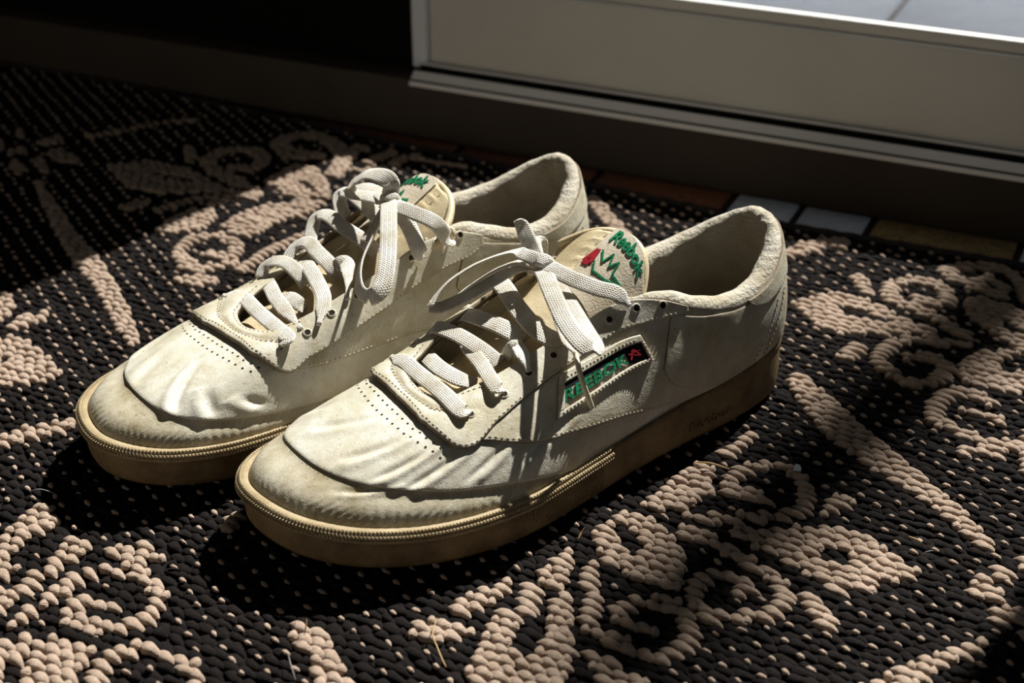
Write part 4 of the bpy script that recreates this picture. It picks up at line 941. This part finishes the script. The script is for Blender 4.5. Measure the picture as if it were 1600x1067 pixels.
    # nubs in two staggered rows along the strip
    arc = np.r_[0, np.cumsum(np.linalg.norm(np.diff(O[idx], axis=0), axis=1))]
    Vs, Fs = [], []; n0 = 0
    Oi, oi, zi = O[idx], on[idx], zf[idx]
    def at(s_):
        o_ = np.array([np.interp(s_, arc, Oi[:, c]) for c in (0, 1)]); nn_ = np.array([np.interp(s_, arc, oi[:, c]) for c in (0, 1)])
        return o_, nn_/np.linalg.norm(nn_), float(np.interp(s_, arc, zi))
    for row, (d, dz, upz) in enumerate(((.0012, .0009, .9), (.0026, -.0008, .55), (.0030, -.0026, .1))):
        for s_ in np.arange(.003+row*.0008, arc[-1]-.003, .00165):
            o_, nn_, z_ = at(s_); c = np.array([*(o_+nn_*d), z_+dz])
            dirn = np.array([*(nn_*math.sqrt(1-upz*upz)), upz]); t = np.array([-nn_[1], nn_[0], 0]); b = np.cross(dirn, t)
            w = .00072
            Vs += [c+w*(t+b), c+w*(-t+b), c+w*(-t-b), c+w*(t-b), c+dirn*.0008+.45*w*(t+b), c+dirn*.0008+.45*w*(-t+b), c+dirn*.0008+.45*w*(-t-b), c+dirn*.0008+.45*w*(t-b)]
            Fs += [[n0+4, n0+5, n0+6, n0+7], [n0, n0+1, n0+5, n0+4], [n0+1, n0+2, n0+6, n0+5], [n0+2, n0+3, n0+7, n0+6], [n0+3, n0, n0+4, n0+7]]; n0 += 8
    tag(put('strip_nubs', np.array(Vs), Fs, M['strip'], so, smooth=False), kind='stuff')
    # textured side patches at the ball of the foot
    Vs, Fs = [], []; n0 = 0
    for s in (1, -1):
        for q, u_ in enumerate(np.arange(4.55, 6.35, .055)):
            r = spl(ST, s*u_); o_ = r[:2]; nx = spl(ST, s*u_+.02)[:2]-o_; nx /= np.linalg.norm(nx); nn_ = np.array([nx[1], -nx[0]])
            if (o_-O.mean(0)) @ nn_ < 0: nn_ = -nn_
            zf_ = float(zfox(o_[0])); sp_ = float(spring(o_[0]))
            fade = min(1, (u_-4.4)/.9)
            for kz in range(8):
                z_ = sp_+.0035+(zf_-sp_-.0105)*(kz+(q % 2)*.5)/8
                if kz < 8*(1-fade): continue
                c = np.array([*(o_+nn_*.0003), z_]); t = np.array([*nx, 0]); b = np.array([0, 0, 1.]); w = .00045; dn = np.array([*nn_, 0])
                Vs += [c+w*(t+b), c+w*(-t+b), c+w*(-t-b), c+w*(t-b), c+dn*.0006]
                Fs += [[n0, n0+1, n0+4], [n0+1, n0+2, n0+4], [n0+2, n0+3, n0+4], [n0+3, n0, n0+4]]; n0 += 5
    tag(put('side_nubs', np.array(Vs), Fs, M['sole'], so, smooth=False), kind='stuff')
    # raised lettering on the outer side of the heel
    tv, tf = text_mesh('Reebok', 1.0, .02, .0)
    w_ = tv[:, 0].max()-tv[:, 0].min()
    pr = np.linspace(8.6, 13, 300); Po = spl(ST, pr)[:, :2]; al = np.r_[0, np.cumsum(np.linalg.norm(np.diff(Po, axis=0), axis=1))]
    s_ = .004+(tv[:, 0]-tv[:, 0].min())/w_*.032
    if sg < 0: s_ = .036-(tv[:, 0]-tv[:, 0].min())/w_*.032
    px_ = np.interp(s_, al, Po[:, 0]); py_ = np.interp(s_, al, Po[:, 1])
    tx = np.gradient(Po, axis=0); tx /= np.linalg.norm(tx, axis=1, keepdims=True); nx = np.c_[tx[:, 1], -tx[:, 0]]
    if ((Po-O.mean(0))*nx).sum() < 0: nx = -nx
    nxx = np.interp(s_, al, nx[:, 0]); nyy = np.interp(s_, al, nx[:, 1]); hh = .0002+.0009*(tv[:, 2] > 0)
    mesh_obj('sole_lettering', out(np.c_[px_+nxx*hh, py_+nyy*hh, 0.0105+tv[:, 1]*.0065]), tf, M['sole'], so, smooth=False)

    # ---- eyelets: shallow rims round dark discs that paint the shade of holes
    holes = []
    for s in (1, -1):
        for (eu, ev) in ((3.28, .76), (4.03, .80), (4.62, .86), (5.25, .885), (5.95, .90), (6.65, .91), (7.35, .93), (8.03, .955)):
            uu, vv = np.array(s*eu), np.array(ev)
            p = SS(uu, vv, np.array(.0036)); nrm = N0(uu, vv); t = np.cross(nrm, [0, 0, 1.]); t /= np.linalg.norm(t); b = np.cross(nrm, t)
            ang = np.linspace(0, 2*np.pi, 13)[:-1]
            ringv = lambda r_, h_: p+nrm*h_+r_*(np.cos(ang)[:, None]*t+np.sin(ang)[:, None]*b)
            V = np.r_[ringv(.0026, -.0002), ringv(.0022, .0005), ringv(.0016, .0002), [p+nrm*.00015]]
            F = [[k, (k+1) % 12, 12+(k+1) % 12, 12+k] for k in range(12)]+[[12+k, 12+(k+1) % 12, 24+(k+1) % 12, 24+k] for k in range(12)]+[[24+k, 24+(k+1) % 12, 36] for k in range(12)]
            put('eyelet', V, F, [M['leather'], M['dark']], fmat=[0]*24+[1]*12)

    # ---- laces
    for nm, pts, width, thick, upm, roll in LACES[side]:
        Pc = catmull(np.array(pts)/1000., max(24, len(pts)*10))
        if nm == 'aglet':
            Pt = tube(Pc, .0013, 10); put('aglet', Pt, gridf(len(Pc), 10, cv=True), M['aglet']); continue
        t = np.gradient(Pc, axis=0); t /= np.maximum(np.linalg.norm(t, axis=1, keepdims=True), 1e-9)
        upv = np.array([catmull(np.array(upm, float), len(Pc))]).reshape(-1, 3) if len(upm) > 1 else np.broadcast_to(np.array(upm[0], float), Pc.shape)
        b = np.cross(t, upv); b /= np.maximum(np.linalg.norm(b, axis=1, keepdims=True), 1e-9); nn_ = np.cross(b, t)
        ang = np.linspace(0, 2*np.pi, 17)[:-1]
        ca = np.sign(np.cos(ang))*np.abs(np.cos(ang))**.55; sa = np.sign(np.sin(ang))*np.abs(np.sin(ang))**.75
        wf = np.ones(len(Pc)); e_ = np.linspace(0, 1, len(Pc))
        if roll[0]: wf *= np.clip(e_/roll[0], .35, 1)
        if roll[1]: wf *= np.clip((1-e_)/roll[1], .35, 1)
        Wd = width/2000.*wf; Tk = thick/2000.*(1+.25*(1-wf))
        Pp = Pc[:, None]+b[:, None]*(ca[None, :, None]*Wd[:, None, None])+nn_[:, None]*(sa[None, :, None]*Tk[:, None, None])
        L = np.r_[0, np.cumsum(np.linalg.norm(np.diff(Pc, axis=0), axis=1))]
        uv = np.stack([np.broadcast_to(L[:, None], (len(Pc), 16)), np.broadcast_to(ca[None]*wf[:, None], (len(Pc), 16))], -1)
        F = gridf(len(Pc), 16, cv=True).tolist()+[list(range(16)), list(range((len(Pc)-1)*16, len(Pc)*16))[::-1]]
        put(nm, Pp, F, M['lace'], uv=uv)
    return root

build_shoe('left', (0.13918, 0.72593, 0), math.radians(216.6),
           'worn off-white leather sneaker in front, side window badge and dangling lace on its outer side')
build_shoe('right', (0.03574, 0.80232, 0), math.radians(217.5),
           'worn off-white leather sneaker behind, inner side facing the viewer, nearer the dark wall')

# ------------------------------------------------------------------ small debris on the rug
def strand(name, pts, rad, mat, label, cat, group=None):
    P = catmull(np.array(pts, float), 30)
    t = np.gradient(P, axis=0); t /= np.linalg.norm(t, axis=1, keepdims=True)
    nrm = np.cross(t, [0.1, 0.2, 1.]); nrm /= np.linalg.norm(nrm, axis=1, keepdims=True); b = np.cross(t, nrm)
    ang = np.linspace(0, 2*np.pi, 7)[:-1]; taper = (1-.6*np.abs(np.linspace(-1, 1, 30))**3)[:, None, None]
    V = P[:, None]+rad*taper*(nrm[:, None]*np.cos(ang)[None, :, None]+b[:, None]*np.sin(ang)[None, :, None])
    o = mesh_obj(name, V-P[0], gridf(30, 6, cv=True), mat); o.location = P[0]
    return tag(o, label, cat, group)
M['straw'], _, _ = node_mat('dry_straw', (0.42, 0.27, 0.12), 0.6, 0.3)
M['fluff'], _, _ = node_mat('grey_fluff', (0.45, 0.43, 0.42), 0.8, 0.2)
strand('straw', [[-0.0323, 0.497, 0.0035], [-0.0337, 0.4871, 0.003], [-0.0319, 0.4809, 0.002], [-0.0294, 0.474, 0.001], [-0.0273, 0.4679, 0.0015]], 0.00035, M['straw'], 'thin bent dry straw lying on the small cream leaf at the front of the rug', 'straw', None)
strand('straw', [[0.0308, 0.5566, 0.001], [0.0327, 0.5594, 0.003], [0.0341, 0.5602, 0.005]], 0.0004, M['straw'], 'short pale straw poking out from under the front sneaker beside its sole', 'straw', None)
strand('straw', [[-0.0887, 0.4882, 0.001], [-0.0879, 0.4901, 0.004], [-0.0877, 0.4923, 0.007]], 0.0003, M['straw'], 'tiny upright straw stuck in the cream bar in front of the sneakers', 'straw', None)
strand('straw', [[0.0924, 0.6204, 0.0015], [0.0997, 0.617, 0.003], [0.1089, 0.6133, 0.002]], 0.0005, M['straw'], 'reddish dry stalk on the cream block beside the sole of the front sneaker', 'straw', None)
strand('straw', [[0.1858, 0.5586, 0.001], [0.1887, 0.5548, 0.002], [0.1903, 0.5528, 0.002]], 0.0004, M['straw'], 'small brown straw on black weave right of the large cream leaf', 'straw', None)
strand('hair', [[0.202, 0.6371, 0.001], [0.2038, 0.6367, 0.004], [0.2077, 0.6391, 0.004]], 0.00012, M['fluff'], 'curved pale hair on black weave above the long cream diagonal', 'hair', None)
strand('hair', [[-0.2362, 0.5938, 0.002], [-0.231, 0.5931, 0.004], [-0.2253, 0.5923, 0.003], [-0.2218, 0.5919, 0.001]], 0.00014, M['fluff'], 'pale hair on the black weave left of the rear sneaker toe', 'hair', None)
strand('hair', [[-0.0939, 0.4764, 0.001], [-0.091, 0.4659, 0.004], [-0.0885, 0.4596, 0.002]], 0.00012, M['fluff'], 'pale hair beside the cream bar at the bottom of the rug', 'hair', None)
strand('hair', [[0.1882, 0.5439, 0.001], [0.1896, 0.5429, 0.004], [0.1936, 0.5452, 0.003]], 0.00012, M['fluff'], 'pale curl of hair right of the cream leaf tip on the rug', 'hair', None)
V = np.array([(-.0022,-.0012,-.0008),(.0020,-.0016,-.0010),(.0026,.0012,-.0006),(-.0012,.0020,-.0009),(-.0012,-.0006,.0016),(.0012,-.0008,.0022),(.0014,.0008,.0014),(-.0006,.0010,.0020)])
o = mesh_obj('crumb', V, [(0,3,2,1),(4,5,6,7),(0,1,5,4),(1,2,6,5),(2,3,7,6),(3,0,4,7)], node_mat('crumb_white', (0.62, 0.70, 0.72), 0.4, 0.4)[0], smooth=False)
o.location = (0.1432, 0.6165, 0.0006); tag(o, 'tiny whitish crumb on the rug beside the cream scroll', 'crumb')
